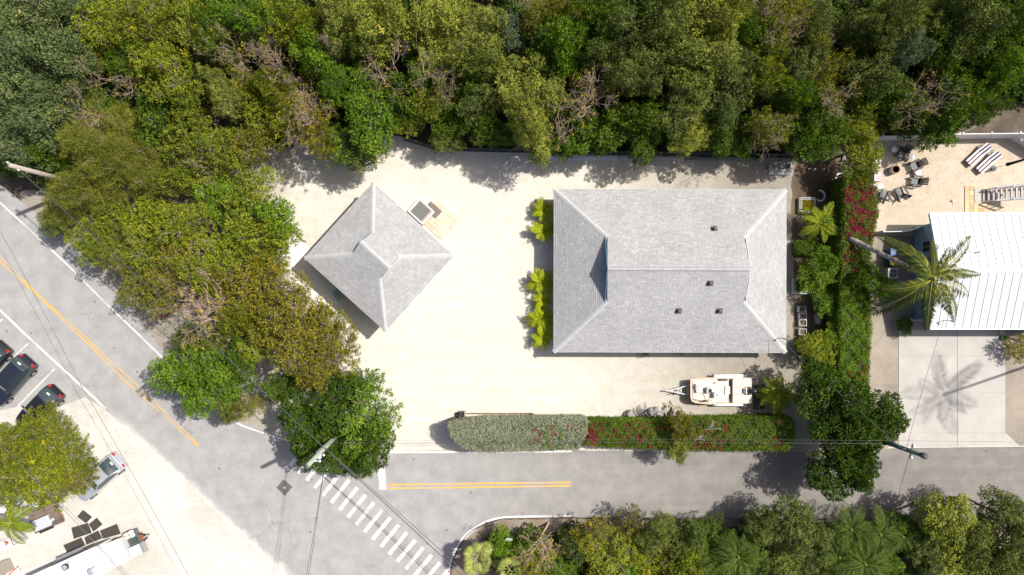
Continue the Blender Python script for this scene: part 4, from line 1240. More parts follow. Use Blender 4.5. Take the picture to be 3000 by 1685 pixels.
for kd, px, py, r, h, z in forest:
    near = min((f for f in forest if f[0] != kd and f[5] == z), key=lambda f: (f[1] - px) ** 2 + (f[2] - py) ** 2)
    size = 'broad' if r >= 90 else 'middle-sized' if r >= 72 else 'small'
    if z == 4: py, h, r = py + 14, h * .82, r * .93
    tree(kd, px, py, r * (hrg.uniform(.74, .92) if z in (1, 2, 5) else hrg.uniform(.80, .95)), h + hrg.uniform(-1.3, 1.2) * (h / 7), '%s %s tree beside a %s tree %s' % (size, KD[kd], KD[near[0]], ZN[z]), WZ[z][1])
for i, (px, py, r, h, z) in enumerate([(310, 240, 85, 8, 5), (300, 330, 75, 7, 5), (650, 175, 75, 8, 5), (790, 150, 75, 8.2, 5), (1100, 160, 105, 8.5, 1), (1190, 190, 85, 8.5, 1), (1300, 215, 60, 8, 1),
                                       (1730, 300, 100, 7.5, 1), (2330, 70, 90, 9, 1), (2440, 230, 85, 8, 1), (2760, 235, 85, 8, 2), (560, 920, 115, 6.8, 3), (520, 880, 80, 6.2, 3), (1620, 1600, 85, 5.5, 4), (2260, 340, 70, 7, 1), (900, 330, 80, 8, 5), (560, 450, 70, 7, 5)]):
    bare(i, px, py, r * 1.15, h + 2.0, 'leafless copper-barked tree' + WZ[z][0], WZ[z][1])

# single trees that stand out
tree('deep', 905, 1270, 85, 5.4, 'dense green roadside tree beside the crosswalk, on the main road side', 'three crowns of the corner by the crosswalk')
tree('bright', 1075, 1225, 90, 6.4, 'dense green roadside tree at the mouth of the drive with a bright top')
tree('deep', 1015, 1310, 88, 4.9, 'dense green tree under the pale utility pole at the crosswalk')
tree('deep', 980, 1180, 75, 6.0, 'dense green tree between the crosswalk corner and the cottage thicket')
tree('deep', 1080, 1320, 70, 5.6, 'dense green tree overhanging the stop line of the lane')
tree('deep', 2425, 1180, 85, 6.2, 'glossy dark tree at the end of the garden bed by the boat palm')
tree('deep', 2530, 1210, 90, 6.6, 'large glossy dark tree over the foot of the green pole')
tree('deep', 2490, 1290, 85, 6.4, 'glossy dark tree between the two hedges and the lane')
tree('deep', 2450, 1385, 70, 6.0, 'glossy dark crown reaching out over the lane')
tree('deep', 2520, 1375, 62, 6.0, 'glossy dark crown over the lane, on the drive side')
tree('deep', 2590, 1260, 50, 6.0, 'small glossy dark crown touching the concrete drive')
tree('moss', 95, 1285, 88, 5.4, 'rounded yellow-green tree shading the black hatchback')
tree('moss', 168, 1342, 76, 5.8, 'rounded yellow-green tree hiding the front of the silver car')
tree('moss', 30, 1350, 70, 5.4, 'yellow-green tree between the brick paving and the feathery palm')
tree('moss', 85, 1405, 100, 5.8, 'rounded yellow-green tree next to the wooden deck')
tree('brown', 222, 1400, 44, 4.8, 'olive twiggy crown touching the silver car roof')
tree('brown', 2000, 1250, 48, 4.6, 'small olive tree growing out of the red flowering hedge')
tree('olive', 1985, 1320, 32, 3.8, 'small olive spray hanging from the hedge over the lane')
tree('dark', 2400, 800, 56, 3.6, 'bushy green oleander beside the cinder block planter')
tree('bright', 2425, 760, 28, 3.2, 'green oleander bush leaning on the flowering hedge')
tree('bright', 2565, 830, 52, 4.2, 'light green bush spilling over the hedge beside the air conditioner')
tree('dark', 2515, 825, 36, 3.9, 'dark green bush on the hedge beside the oleander')
tree('bright', 2420, 890, 34, 2.4, 'small green shrub behind the four square planters')
tree('yellow', 2410, 1025, 50, 3.2, 'small yellow-green citrus tree beside the banana plant')
tree('bright', 2440, 1010, 35, 3.0, 'little green shrub against the green hedge by the banana')
tree('dark', 2420, 1110, 32, 2.2, 'small round dark shrub at the end of the garden edging')
tree('bright', 2350, 1010, 20, 1.0, 'low green clump at the edge of the garden bed')
tree('dark', 2655, 955, 22, 1.2, 'low dark shrub at the corner of the blue wall')
tree('brown', 2985, 1020, 38, 1.7, 'round clipped yellow-green shrub beside the concrete drive')
tree('yellow', -5, 1262, 24, 3.0, 'small yellow-green bush beside the red brick paving')
tree('olive', 2518, 490, 40, 3.9, 'yellow-green vine mass between garden bed and sand patio')
tree('yellow', 2535, 425, 58, 4.8, 'yellow-green vine mass at the end of the white fence')
tree('brown', 2515, 540, 32, 3.5, 'yellow-green vine above the flowering hedge')

# undergrowth of the woods: leaf masses nobody could count
def undergrowth(name, poly_px, n_bush, seed, m, label, hmax=3.2, ll=.34, lw=.17, per=420):
    rng = np.random.default_rng(seed)
    poly = [(p.x, p.y) for p in PL(poly_px)]
    xs, ys = [p[0] for p in poly], [p[1] for p in poly]
    Vs, ts = [], []
    k = 0
    while k < n_bush:
        x, y = rng.uniform(min(xs), max(xs)), rng.uniform(min(ys), max(ys))
        if not inpoly(np.array([x]), np.array([y]), poly)[0]: continue
        k += 1
        r = rng.uniform(.7, 1.5)
        h = rng.uniform(.8, hmax)
        d = unit(rng.normal(0, 1, (per // 5, 3)) + np.array([0, 0, .6]))
        d[:, 2] = np.abs(d[:, 2])
        C = np.array([x, y, max(.1, h - r)]) + d * r * rng.uniform(.65, 1.05, (len(d), 1))
        Vs.append(leaves(rng, C, d, 5, ll, lw))
        ts.append(np.clip(rng.normal(rng.uniform(.15, .75), .15, len(d) * 5), 0, 1))
    V, t = np.concatenate(Vs), np.concatenate(ts)
    o = V[:, :, :].mean((0, 1))
    o[2] = 0
    ob = link(name, quads_mesh(name, V - o, t, m), None, tuple(o))
    return tag(ob, label, 'undergrowth', None, 'stuff')
L['under'] = leaf_mat('leaf_undergrowth', [(0, (.018, .040, .008)), (.5, (.045, .080, .014)), (.85, (.085, .115, .02)), (1, (.15, .15, .03))])
undergrowth('undergrowth', [(-20, -60), (2540, -60), (2540, 380), (2320, 430), (1600, 436), (1310, 425), (1150, 380), (960, 400), (800, 400), (600, 460), (300, 530), (60, 540), (-20, 480)], 430, 5, L['under'], 'dark tangled undergrowth beneath the wood behind the screen fence')
undergrowth('undergrowth', [(2560, -40), (3050, -40), (3050, 280), (2860, 300), (2790, 380), (2560, 390)], 90, 6, L['under'], 'dark undergrowth beneath the wood behind the white vinyl fence')
undergrowth('undergrowth', [(1400, 1600), (1550, 1552), (2100, 1550), (3050, 1545), (3050, 1780), (1400, 1780)], 130, 7, L['under'], 'dark undergrowth of the thicket across the lane', 2.0)

# ------------------------------------------------------------------ palms
def frond_mesh(name, seed, m, n=34, lmax=.34, droop=.55, rise=.25, leaf_w=.034, fwd=.75, vee=.15, stem=.014, bend=None):
    """unit-length feather frond along +x"""
    rg = random.Random(seed)
    bend = (.22 * (-1) ** seed) * rg.uniform(.5, 1.2) if bend is None else bend
    mb = MB()
    def ctr(t): return Vector((t * (1 - .12 * t * droop), bend * t * t, rise * t - droop * t * t))
    path = [ctr(i / 10) for i in range(11)]
    mb.tube(path, [stem * (1.4 - 1.2 * i / 10) for i in range(11)], 5, True, .95)
    for i in range(n):
        t = .10 + .89 * i / (n - 1)
        p = ctr(t)
        d = (ctr(min(1, t + .02)) - ctr(t - .02)).normalized()
        s = d.cross(Vector((0, 0, 1))).normalized()
        l = lmax * (math.sin(math.pi * min(1, .18 + .80 * t)) ** .7) * rg.uniform(.85, 1.1)
        for sg in (-1, 1):
            ax = (s * sg + d * fwd * rg.uniform(.8, 1.2) + Vector((0, 0, vee - rg.uniform(0, .25)))).normalized()
            e = p + ax * l + Vector((0, 0, -l * .35 * droop))
            mid = p + ax * l * .5
            w = d * leaf_w * .5
            up = Vector((0, 0, leaf_w * .25))
            mb.add([p - w * .4, mid - w + up, e, mid + w], [(0, 1, 2, 3)], min(1, max(0, rg.gauss(.45, .2))))
    return mb.mesh(name, m)

def fan_mesh(name, seed, m, n=26):
    """unit fan leaf on a stalk along +x"""
    rg = random.Random(seed)
    mb = MB()
    mb.tube([(0, 0, 0), (.25, 0, .08), (.48, 0, .1)], [.018, .014, .012], 5, True, .9)
    c = Vector((.48, 0, .1))
    for i in range(n):
        a = -2.1 + 4.2 * i / (n - 1)
        l = .52 * (1 - .12 * abs(a)) * rg.uniform(.92, 1.05)
        d = Vector((math.cos(a), math.sin(a), -.12 - .12 * abs(a)))
        s = Vector((-math.sin(a), math.cos(a), 0)) * .033
        mid = c + d * l * .6 + Vector((0, 0, .02))
        mb.add([c, mid - s, c + d * l - Vector((0, 0, .06)), mid + s], [(0, 1, 2, 3)], min(1, max(0, rg.gauss(.5, .2))))
    return mb.mesh(name, m)

FR = {
 'coco':  [frond_mesh('coco_frond', 3 + i, L['coco'], 50, .21, .55 + .25 * i, .36, .026, .8, -.15, .008) for i in range(3)],
 'thin':  [frond_mesh('thin_frond', 33 + i, L['coco'], 30, .28, .5, .3, .014, .7, -.1, .006) for i in range(2)],
 'areca': [frond_mesh('areca_frond', 7 + i, L['ypalm'], 22, .32, .72, .45, .05, .9, .3, .02) for i in range(3)],
 'palm':  [frond_mesh('garden_frond', 11 + i, L['palm'], 26, .30, .75, .42, .044, .9, .25, .014) for i in range(3)],
 'dpalm': [frond_mesh('dark_frond', 15 + i, L['dpalm'], 24, .32, .75, .42, .030, .9, .25, .010) for i in range(3)],
 'fan':   [fan_mesh('fan_frond', 19 + i, leaf_mat('fan_leaf', [(0, (.10, .13, .03)), (.6, (.20, .23, .06)), (1, (.34, .33, .12))], .2)) for i in range(2)],
}
M_PTRUNK = mat('palm_trunk', (.30, .27, .24), .3, 5, .95, bmp=.3)
def palm(kind, base, crown, zc, r, nf, label, group=None, rt=.12, seed=1, angs=None, stem=True, name='palm_tree', up=(-.15, .75), via=None):
    rg = random.Random(seed)
    b = P(*base)
    c = P(crown[0], crown[1], zc) - b
    t = thing(name, b, label, 'palm', group)
    if stem:
        path = [c * k + Vector((0, 0, -.1 if k == 0 else 0)) + Vector((0, 0, zc * .10 * math.sin(k * math.pi))) for k in (0, .2, .4, .6, .8, 1)]
        if via:
            v_ = P(*via) - b
            path = [Vector((0, 0, -.1)), v_ * .4 + Vector((-.1, .05, .15)), v_, v_.lerp(c, .35), v_.lerp(c, .7), c]
        mb = MB()
        fine = []
        for i in range(len(path) - 1):
            for k in range(4):
                fine.append(path[i].lerp(path[i + 1], k / 4))
        fine.append(path[-1])
        mb.tube(fine, [rt * (1.25 - .4 * i / len(fine)) * (1.06 if i % 2 else .97) for i in range(len(fine))], 10)
        mb.build('trunk', M_PTRUNK, t, smooth=True)
        MB().lathe([(rt * 1.1, -.35), (rt * 1.5, 0), (rt * .5, .4)], tuple(c), 10).build('crown_shaft', mat('palm_shaft', (.22, .24, .06), .2), t)
    Lm = r / PPM * (1 - zc / HC)
    for i in range(nf):
        a = angs[i][0] if angs else 2 * math.pi * (i + rg.uniform(-.25, .25)) / nf * 1.0 + (i % 2) * .3
        s = Lm * (angs[i][1] if angs else rg.uniform(.6, 1.1))
        pit = -rg.uniform(*up) if not angs else -angs[i][2]
        f = link('frond', rg.choice(FR[kind]), t, c, scale=(s, s * rg.uniform(.85, 1.15), s))
        f.rotation_euler = (rg.uniform(-.5, .5), pit, a)
    return t
# the leaning coconut palm: fronds at the angles the photo shows (angle, length, lift)
palm('coco', (2452, 690), (2732, 817), 6.3, 145, 13,
     'tall leaning coconut palm over the blue wall of the metal-roofed house', rt=.19, seed=4, via=(2497, 702, 3.05),
     angs=[(R(50), 1.3, .1), (R(64), .75, .4), (R(-20), 1.2, .05), (R(-48), 1.1, .0), (R(-70), .9, .1), (R(-100), 1.15, -.05), (R(-140), 1.35, .0), (R(-158), 1.05, .1),
           (R(150), .7, .25), (R(125), 1.3, .15), (R(98), .8, .3), (R(18), .9, .3), (R(35), 1.1, .0)])
for (px, py, r, sd), lab in zip([(1592, 618, 34, 1), (1590, 680, 36, 2), (1582, 828, 38, 3), (1590, 880, 30, 4), (1582, 935, 40, 5), (1588, 990, 34, 6)],
                                ['yellow-green areca palm by the house front, nearest the wood', 'yellow-green areca palm by the house front, second from the wood', 'yellow-green areca palm by the house front below the porch gap',
                                 'small areca palm squeezed between two larger ones by the house front', 'largest areca palm in the row by the house front', 'areca palm by the house front, nearest the lane']):
    palm('areca', (px + 1, py), (px, py), .7, r * 1.18, 24, lab, 'areca palms along the house front', rt=.09, seed=sd, up=(.05, 1.0), name='areca_palm')
for (px, py, r, sd), lab in zip([(1888, 1036, 20, 7), (1994, 1035, 17, 8), (2103, 1034, 17, 9)], ['dark spiky plant peeping from under the eave near the boat bow', 'spiky plant under the eave in the middle of the row', 'green spiky plant under the eave above the boat']):
    palm('dpalm' if px < 1900 else 'palm', (px, py - 6), (px, py - 4), .5, r, 11, lab, 'spiky plants under the eave', rt=.05, seed=sd, up=(.0, .8), name='spiky_plant', stem=False)
palm('palm', (2404, 662), (2400, 655), 1.6, 68, 17, 'arching green palm in the garden bed between planter and flowering hedge', rt=.1, seed=12, up=(-.1, .8))
palm('palm', (2268, 1145), (2278, 1155), 1.9, 74, 18, 'arching palm with yellowing tips behind the boat outboard', rt=.1, seed=13, up=(-.15, .7))
palm('palm', (95, 1500), (32, 1530), 4.2, 75, 13, 'bright feathery palm beside the wooden deck and trailer cart', rt=.12, seed=14, up=(-.1, .45))
palm('fan', (1400, 1600), (1395, 1630), 2.6, 62, 15, 'broad fan palm at the bend of the white line', rt=.11, seed=15, up=(-.2, .7), name='fan_palm')
palm('fan', (1480, 1630), (1490, 1668), 2.2, 52, 13, 'smaller yellow-tipped fan palm beside the broad one', rt=.1, seed=16, up=(-.1, .8), name='fan_palm')
for (px, py, r, z, sd), lab in zip([(2160, 1630, 90, 3.8, 17), (2490, 1550, 78, 3.2, 18), (2575, 1565, 80, 3.4, 19), (2530, 1650, 100, 4.2, 20), (2035, 1665, 75, 3.8, 21), (2640, 1570, 70, 3.0, 22), (2455, 1630, 84, 3.6, 23)],
                                   ['dark feather palm between two olive-brown trees across the lane', 'glossy feather palm reaching the lane edge, opposite the dark tree', 'feather palm with yellowing fronds at the lane edge', 'largest dark feather palm of the clump across the lane',
                                    'bright feather palm low in the thicket across the lane', 'feather palm beside the pale olive trees across the lane', 'dark feather palm low between the clump and the olive-brown trees']):
    palm('dpalm', (px - 20, py - 25), (px, py), z, r, 22, lab, 'feather palms across the lane', rt=.11, seed=sd, up=(-.15, .6))
palm('thin', (3190, 1010), (3735, 1075), 16, 190, 13, 'tall coconut palm beyond the concrete drive whose shadow falls on the slabs', rt=.11, seed=44, up=(-.25, .5))
# banana plant: a few broad leaves
bn = thing('banana_plant', P(2420, 985), 'banana plant with long paddle leaves over the green hedge', 'banana plant')
M_BAN = leaf_mat('banana_leaf', [(0, (.16, .20, .02)), (1, (.36, .34, .04))], .35)
MB().tube([(0, 0, 0), (.1, 0, 1.8)], [.11, .07], 10).build('stem', mat('banana_stem', (.2, .22, .08), .2), bn)
for a, l, tl in [(R(-25), 2.0, .15), (R(5), 2.6, .0), (R(150), 1.2, .4), (R(60), 1.2, .5), (R(120), 1.5, .2)]:
    mb = MB()
    pts = [Vector((l * k * (1 - .05 * k), 0, .5 * k + tl * k - .7 * k * k)) for k in np.linspace(0, 1, 12)]
    mb.tube(pts, [.022 - .0015 * i for i in range(12)], 5, True, 1.0)
    rg = random.Random(int(a * 100) + 50)
    for i in range(1, 11):
        w = .24 * math.sin(math.pi * (i + .5) / 12.5) + .03
        for s in (-1, 1):
            p, q = pts[i], pts[i + 1]
            dz = -.06 - rg.uniform(0, .08)
            mb.add([p, q, q + Vector((.05, s * w, dz)), p + Vector((.07, s * w, dz))], [(0, 1, 2, 3) if s > 0 else (3, 2, 1, 0)], rg.uniform(.1, .8))
    f = mb.build('leaf', M_BAN, bn, (.1, 0, 1.75))
    f.rotation_euler = (0, 0, a)

# ------------------------------------------------------------------ hedges
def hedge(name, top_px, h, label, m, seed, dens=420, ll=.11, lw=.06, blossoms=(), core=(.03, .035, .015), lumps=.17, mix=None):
    rng = np.random.default_rng(seed)
    poly = [(p.x, p.y) for p in PL(top_px, h)]
    cx, cy = np.mean([p[0] for p in poly]), np.mean([p[1] for p in poly])
    poly = [(x - cx, y - cy) for x, y in poly]
    t = thing(name, (cx, cy, 0), label, 'hedge')
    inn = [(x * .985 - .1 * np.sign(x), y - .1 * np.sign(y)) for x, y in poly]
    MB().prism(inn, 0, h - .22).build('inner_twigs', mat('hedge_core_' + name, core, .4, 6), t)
    xs, ys = np.array([p[0] for p in poly]), np.array([p[1] for p in poly])
    A = (xs.max() - xs.min()) * (ys.max() - ys.min())
    n = int(A * dens)
    X, Y = rng.uniform(xs.min(), xs.max(), n), rng.uniform(ys.min(), ys.max(), n)
    k = inpoly(X, Y, poly)
    X, Y = X[k], Y[k]
    lump = lumps * (np.sin(X * 3.1 + seed) * np.sin(Y * 3.7 + 1) + .6 * np.sin(X * 7.3) * np.sin(Y * 6.1 + seed))
    Z = h - .1 + lump + rng.normal(0, .06, len(X))
    C = np.stack([X, Y, Z], 1)
    D = unit(np.stack([rng.normal(0, .3, len(X)), rng.normal(0, .3, len(X)), np.ones(len(X))], 1))
    # sides
    for i in range(len(poly)):
        a, b = np.array(poly[i]), np.array(poly[(i + 1) % len(poly)])
        Le = np.linalg.norm(b - a)
        m_ = int(Le * h * dens * .5)
        if m_ < 3: continue
        s, z = rng.random(m_), rng.uniform(.1, h, m_)
        nx = np.array([(b - a)[1], -(b - a)[0]]) / Le
        if np.dot(nx, (a + b) / 2) < 0: nx = -nx
        pts = a + (b - a) * s[:, None] + nx * rng.normal(0, .06, m_)[:, None]
        C = np.concatenate([C, np.concatenate([pts, z[:, None]], 1)])
        D = np.concatenate([D, unit(np.concatenate([np.tile(nx, (m_, 1)), np.full((m_, 1), .3)], 1) + rng.normal(0, .25, (m_, 3)))])
    V = leaves(rng, C, D, 2, ll, lw, .7)
    big = np.sin(C[:, 0] * .9 + seed) * np.sin(C[:, 1] * 1.1) * .12
    tn = np.clip(rng.normal(.45, .2, len(V)) + np.repeat(big, 2), 0, 1)
    link('foliage', quads_mesh('foliage', V, tn, m), t)
    for bm_, spots, nm in blossoms:
        Cs = []
        for (bx_, by_, br, cnt) in spots:
            q = P(bx_, by_, h)
            rr = br * 1.9 / PPM
            a = rng.normal(0, rr * .5, (cnt, 2)) * np.array([1, 1])
            # blossoms come in little clusters
            cl = np.repeat(a[:max(1, cnt // 18)], 6, 0) + rng.normal(0, .06, (max(1, cnt // 18) * 6, 2))
            lm = rng.normal(h + .04, .05, len(cl))
            cxy = cl + np.array([q.x - cx, q.y - cy])
            off = ~inpoly(cxy[:, 0], cxy[:, 1], poly)
            lm[off] -= rng.uniform(.1, .8, off.sum())
            far = ~(inpoly(cxy[:, 0] * .94, cxy[:, 1] * .94, poly))
            cxy, lm = cxy[~far], lm[~far]
            Cs.append(np.concatenate([cxy, lm[:, None]], 1))
        C2 = np.concatenate(Cs)
        V2 = leaves(rng, C2, np.tile(np.array([[0, 0, 1.]]), (len(C2), 1)), 2, .085, .06, .8)
        link(nm, quads_mesh(nm, V2, rng.random(len(V2)), bm_), t)
    return t
L['sage'] = leaf_mat('leaf_sage', [(0, (.165, .187, .115)), (.5, (.245, .265, .172)), (1, (.325, .345, .235))], .1, .03)
L['hedge'] = leaf_mat('leaf_hedge', [(0, (.042, .078, .010)), (.5, (.095, .150, .016)), (1, (.18, .22, .028))], .2, .05)
L['hedgeg'] = leaf_mat('leaf_hedge_fresh', [(0, (.055, .108, .010)), (.5, (.120, .205, .016)), (1, (.21, .29, .026))], .2, .05)
L['boug'] = leaf_mat('bougainvillea', [(0, (.12, .006, .022)), (.6, (.26, .011, .045)), (1, (.42, .03, .085))], .25, .05)
L['bright_patch'] = leaf_mat('leaf_patch', [(0, (.05, .12, .008)), (1, (.12, .22, .015))], .2, .02)
sage_poly = [(1312, 1243), (1345, 1241), (1400, 1237), (1420, 1233), (1720, 1232), (1717, 1270), (1703, 1295), (1695, 1315), (1600, 1319), (1480, 1321), (1400, 1321), (1362, 1312), (1335, 1295), (1320, 1275)]
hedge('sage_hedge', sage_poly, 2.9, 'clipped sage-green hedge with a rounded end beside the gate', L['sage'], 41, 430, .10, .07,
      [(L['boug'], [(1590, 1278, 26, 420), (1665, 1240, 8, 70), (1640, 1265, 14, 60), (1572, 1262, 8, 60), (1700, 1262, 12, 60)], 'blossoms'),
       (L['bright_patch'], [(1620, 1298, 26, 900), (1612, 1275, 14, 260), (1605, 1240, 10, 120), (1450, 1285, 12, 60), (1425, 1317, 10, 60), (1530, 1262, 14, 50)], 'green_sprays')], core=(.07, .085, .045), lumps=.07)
r_ = random.Random(9)
flw = [(r_.uniform(1722, 1745), r_.uniform(1236, 1300), 10, 90) for _ in range(12)] + [(r_.uniform(1740, 1960), r_.uniform(1236, 1312), 14, 60) for _ in range(34)] + [(r_.uniform(2030, 2150), r_.uniform(1235, 1318), 12, 50) for _ in range(20)] + \
      [(r_.uniform(2030, 2120), r_.uniform(1295, 1318), 12, 60) for _ in range(10)] + [(2275, 1292, 14, 130), (2285, 1237, 12, 70), (2262, 1312, 10, 60), (2200, 1316, 12, 60), (2180, 1312, 10, 40), (2100, 1262, 14, 60)]
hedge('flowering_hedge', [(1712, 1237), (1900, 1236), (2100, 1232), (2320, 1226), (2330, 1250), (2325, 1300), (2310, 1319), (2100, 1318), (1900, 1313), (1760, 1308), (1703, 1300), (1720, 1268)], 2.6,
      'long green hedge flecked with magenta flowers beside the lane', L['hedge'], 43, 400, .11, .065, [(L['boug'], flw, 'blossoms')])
flv = [(r_.uniform(2478, 2572), r_.uniform(545, 690), 14, 90) for _ in range(60)] + [(r_.uniform(2475, 2520), r_.uniform(690, 790), 10, 50) for _ in range(10)] + [(2492, 790, 12, 150), (2498, 765, 9, 80), (2580, 618, 12, 120), (2575, 590, 14, 160), (2490, 655, 12, 90)]
hedge('bougainvillea_hedge', [(2478, 515), (2550, 510), (2566, 560), (2574, 620), (2562, 680), (2552, 730), (2548, 845), (2466, 845), (2466, 740), (2474, 650)], 2.9,
      'tall hedge covered with magenta flowers beside the sand patio', L['hedge'], 44, 400, .11, .065, [(L['boug'], flv, 'blossoms')])
fl3 = [(2535, 1108, 18, 260), (2545, 1085, 8, 60), (2553, 962, 6, 40), (2551, 1005, 6, 60), (2553, 1020, 5, 50), (2550, 935, 4, 20), (2515, 1120, 14, 60)]
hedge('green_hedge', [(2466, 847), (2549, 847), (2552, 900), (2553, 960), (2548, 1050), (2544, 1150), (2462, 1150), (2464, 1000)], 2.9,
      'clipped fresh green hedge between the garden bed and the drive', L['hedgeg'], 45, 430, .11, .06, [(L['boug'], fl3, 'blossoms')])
hedge('box_topiary', [(2335, 708), (2392, 706), (2396, 742), (2336, 744)], .9, 'low clipped grassy block at the edge of the garden bed', L['hedge'], 46, 700, .13, .04)
# bare grey twigs standing out of the flowering hedge
for (px, py, s), lab in zip([(2082, 1256, 1.0), (2040, 1285, .7), (1985, 1270, .8)], ['bleached bare branch sticking out of the flowering hedge, by the boat', 'short bleached twig on the flowering hedge beside the small olive tree', 'grey bare twig below the small olive tree']):
    rg = random.Random(px)
    q = P(px, py, 2.7)
    mb = MB()
    for i in range(7):
        a = rg.uniform(-.9, .9) + math.pi * .2
        l = s * rg.uniform(.5, .9)
        e = Vector((math.cos(a) * l, math.sin(a) * l, rg.uniform(.1, .4)))
        mb.tube([(-.5 * s, -.2, -.4), e * .35, e * .7 + Vector((0, .08, 0)), e], [.035, .025, .018, .008], 5)
    tag(mb.build('bare_branch', mat('bleached_wood', (.4, .38, .35), .2), None, q), lab, 'branch')
# ------------------------------------------------------------------ cars
M_TYRE = mat('tyre', (.018, .018, .019), .2, 6, .85)
M_RIMM = mat('wheel_rim', (.42, .43, .45), .1, 4, .35, metal=.8)
M_CARGLASS = mat('car_glass', (.035, .05, .055), .15, 1, .06, spec=.8, coat=.5)
M_RED = mat('tail_lens', (.42, .012, .02), .15, 5, .2, coat=.4)
M_CLEAR = mat('head_lens', (.55, .57, .6), .1, 4, .1, coat=.5)
M_PLATE = mat('licence_plate', (.70, .68, .64), .08, 9, .5)
def interp(x, tab):
    for i in range(len(tab) - 1):
        if x <= tab[i + 1][0]:
            (x0, y0), (x1, y1) = tab[i], tab[i + 1]
            u = (x - x0) / (x1 - x0)
            u = u * u * (3 - 2 * u)
            return y0 + (y1 - y0) * u
    return tab[-1][1]
def car(name, label, paint, rear_px, dirpx, Lc, Wc, Hr, belt, roof_t, group=None, roof_m=None):
    """rear_px: middle of the rear bumper; dirpx: heading in the photo; roof_t: fractions (rear glass base, roof rear, roof front, windscreen base) from the tail"""
    d = Vector((dirpx[0], -dirpx[1], 0)).normalized()
    b = P(rear_px[0], rear_px[1], .7)
    c = Vector((b.x, b.y, 0)) + d * (Lc / 2)
    t = thing(name, c, label, 'car', group, math.atan2(d.y, d.x))
    f0, f1, f2, f3 = roof_t
    st = sorted(set([0, .012, .03, .06, .1, .15] + [f0, (f0 + f1) / 2, f1] + [f1 + (f2 - f1) * k for k in (.25, .5, .75)] + [f2, (f2 + f3) / 2, f3] + [f3 + (1 - f3) * k for k in (.25, .5, .7, .85, .94, .98)] + [1]))
    wt = [(0, .80), (.03, .90), (.1, .97), (.3, 1.0), (.65, 1.0), (.85, .96), (.95, .86), (.985, .76), (1, .66)]
    zt = [(0, .62 * belt), (.012, .80 * belt), (.03, .96 * belt), (.12, 1.0 * belt), (f3, 1.0 * belt), (.9, .86 * belt), (.965, .76 * belt), (.99, .66 * belt), (1, .52 * belt)]
    body, glass_s, wind, rearg = MB(), [MB(), MB()], MB(), MB()
    rows = []
    for f in st:
        x = (f - .5) * Lc
        w = Wc / 2 * interp(f, wt)
        zb = interp(f, zt)
        g = 0.0
        if f0 <= f <= f1: g = (f - f0) / max(1e-6, f1 - f0)
        elif f1 < f < f2: g = 1.0
        elif f2 <= f <= f3: g = (f3 - f) / (f3 - f2)
        rz_ = zb + (Hr - zb) * (math.sin(g * math.pi / 2) if 0 < g < 1 else g)
        wr = w * (.90 - .20 * g)
        rows.append([(x, w * .93, .24), (x, w, .42), (x, w * .995, zb * .72), (x, w * .95, zb), (x, wr, rz_ - .05 * g), (x, wr * .90, rz_ + .005), (x, wr * .45, rz_ + .03 + .02 * g), (x, 0, rz_ + .04 + .02 * g), f, g])
    np_ = 8
    full = []
    for r in rows:
        h = r[:np_]
        full.append(h + [(p[0], -p[1], p[2]) for p in h[-2::-1]])
    m_ = len(full[0])
    for i in range(len(full) - 1):
        a, b_ = full[i], full[i + 1]
        g0, g1, fa, fb = rows[i][9], rows[i + 1][9], rows[i][8], rows[i + 1][8]
        for j in range(m_ - 1):
            q = [a[j], b_[j], b_[j + 1], a[j + 1]]
            jj = min(j, m_ - 2 - j)
            tgt = body
            if g0 + g1 > 0:
                if jj == 3 and (g0 + g1) > .5: tgt = glass_s[0 if j == jj else 1]
                elif jj >= 5:
                    if fa >= f2 - 1e-6 and fb <= f3 + 1e-6: tgt = wind
                    elif fa >= f0 - 1e-6 and fb <= f1 + 1e-6: tgt = rearg
            tgt.add(q, [(0, 3, 2, 1)])
    body.add(full[0], [tuple(range(m_))])
    body.add(full[-1], [tuple(range(m_ - 1, -1, -1))])
    def weld(mb):
        idx, vs, mp = {}, [], []
        for v in mb.v:
            kx = tuple(round(a, 4) for a in v)
            if kx not in idx:
                idx[kx] = len(vs)
                vs.append(v)
            mp.append(idx[kx])
        fs, ts = [], []
        for f, tt in zip(mb.f, mb.t):
            f = tuple(dict.fromkeys(mp[i] for i in f))
            if len(f) > 2:
                fs.append(f)
                ts.append(tt)
        mb.v, mb.f, mb.t = vs, fs, ts
        return mb
    weld(body).build('body', paint, t, smooth=True)
    weld(wind).build('windscreen', M_CARGLASS, t, smooth=True)
    weld(rearg).build('rear_window', M_CARGLASS, t, smooth=True)
    for g_ in glass_s: weld(g_).build('side_window', M_CARGLASS, t, smooth=True)
    for fx in (.17, .82):
        for s in (-1, 1):
            y = s * (Wc / 2 - .10)
            w_ = MB().tube([(0, -.1, 0), (0, -.11, 0), (0, .11, 0), (0, .1, 0)], [.2, .33, .33, .2], 20).build('wheel', M_TYRE, t, ((fx - .5) * Lc, y, .33))
            MB().tube([(0, s * .09, 0), (0, s * .125, 0)], [.21, .19], 16).build('rim', M_RIMM, w_)
    for s in (-1, 1):
        MB().box((-Lc / 2 + .09, s * (Wc / 2 * .70), belt * .86), (.18, .34, .17), s * -.35, taper=.8).build('tail_light', M_RED, t, bevel=.03)
        MB().box((Lc / 2 - .22, s * (Wc / 2 * .64), belt * .68), (.34, .30, .12), s * -.5, taper=.8).build('headlight', M_CLEAR, t, bevel=.03)
        MB().box(((f3 - .52) * Lc - .1, s * (Wc / 2 + .07), belt + .03), (.12, .2, .13), taper=.8).build('mirror', paint, t, bevel=.03)
    pl = MB().box((-Lc / 2 - .005, 0, belt * .78), (.03, .32, .15)).build('licence_plate', M_PLATE, t)
    pl.rotation_euler = (0, R(18), 0)
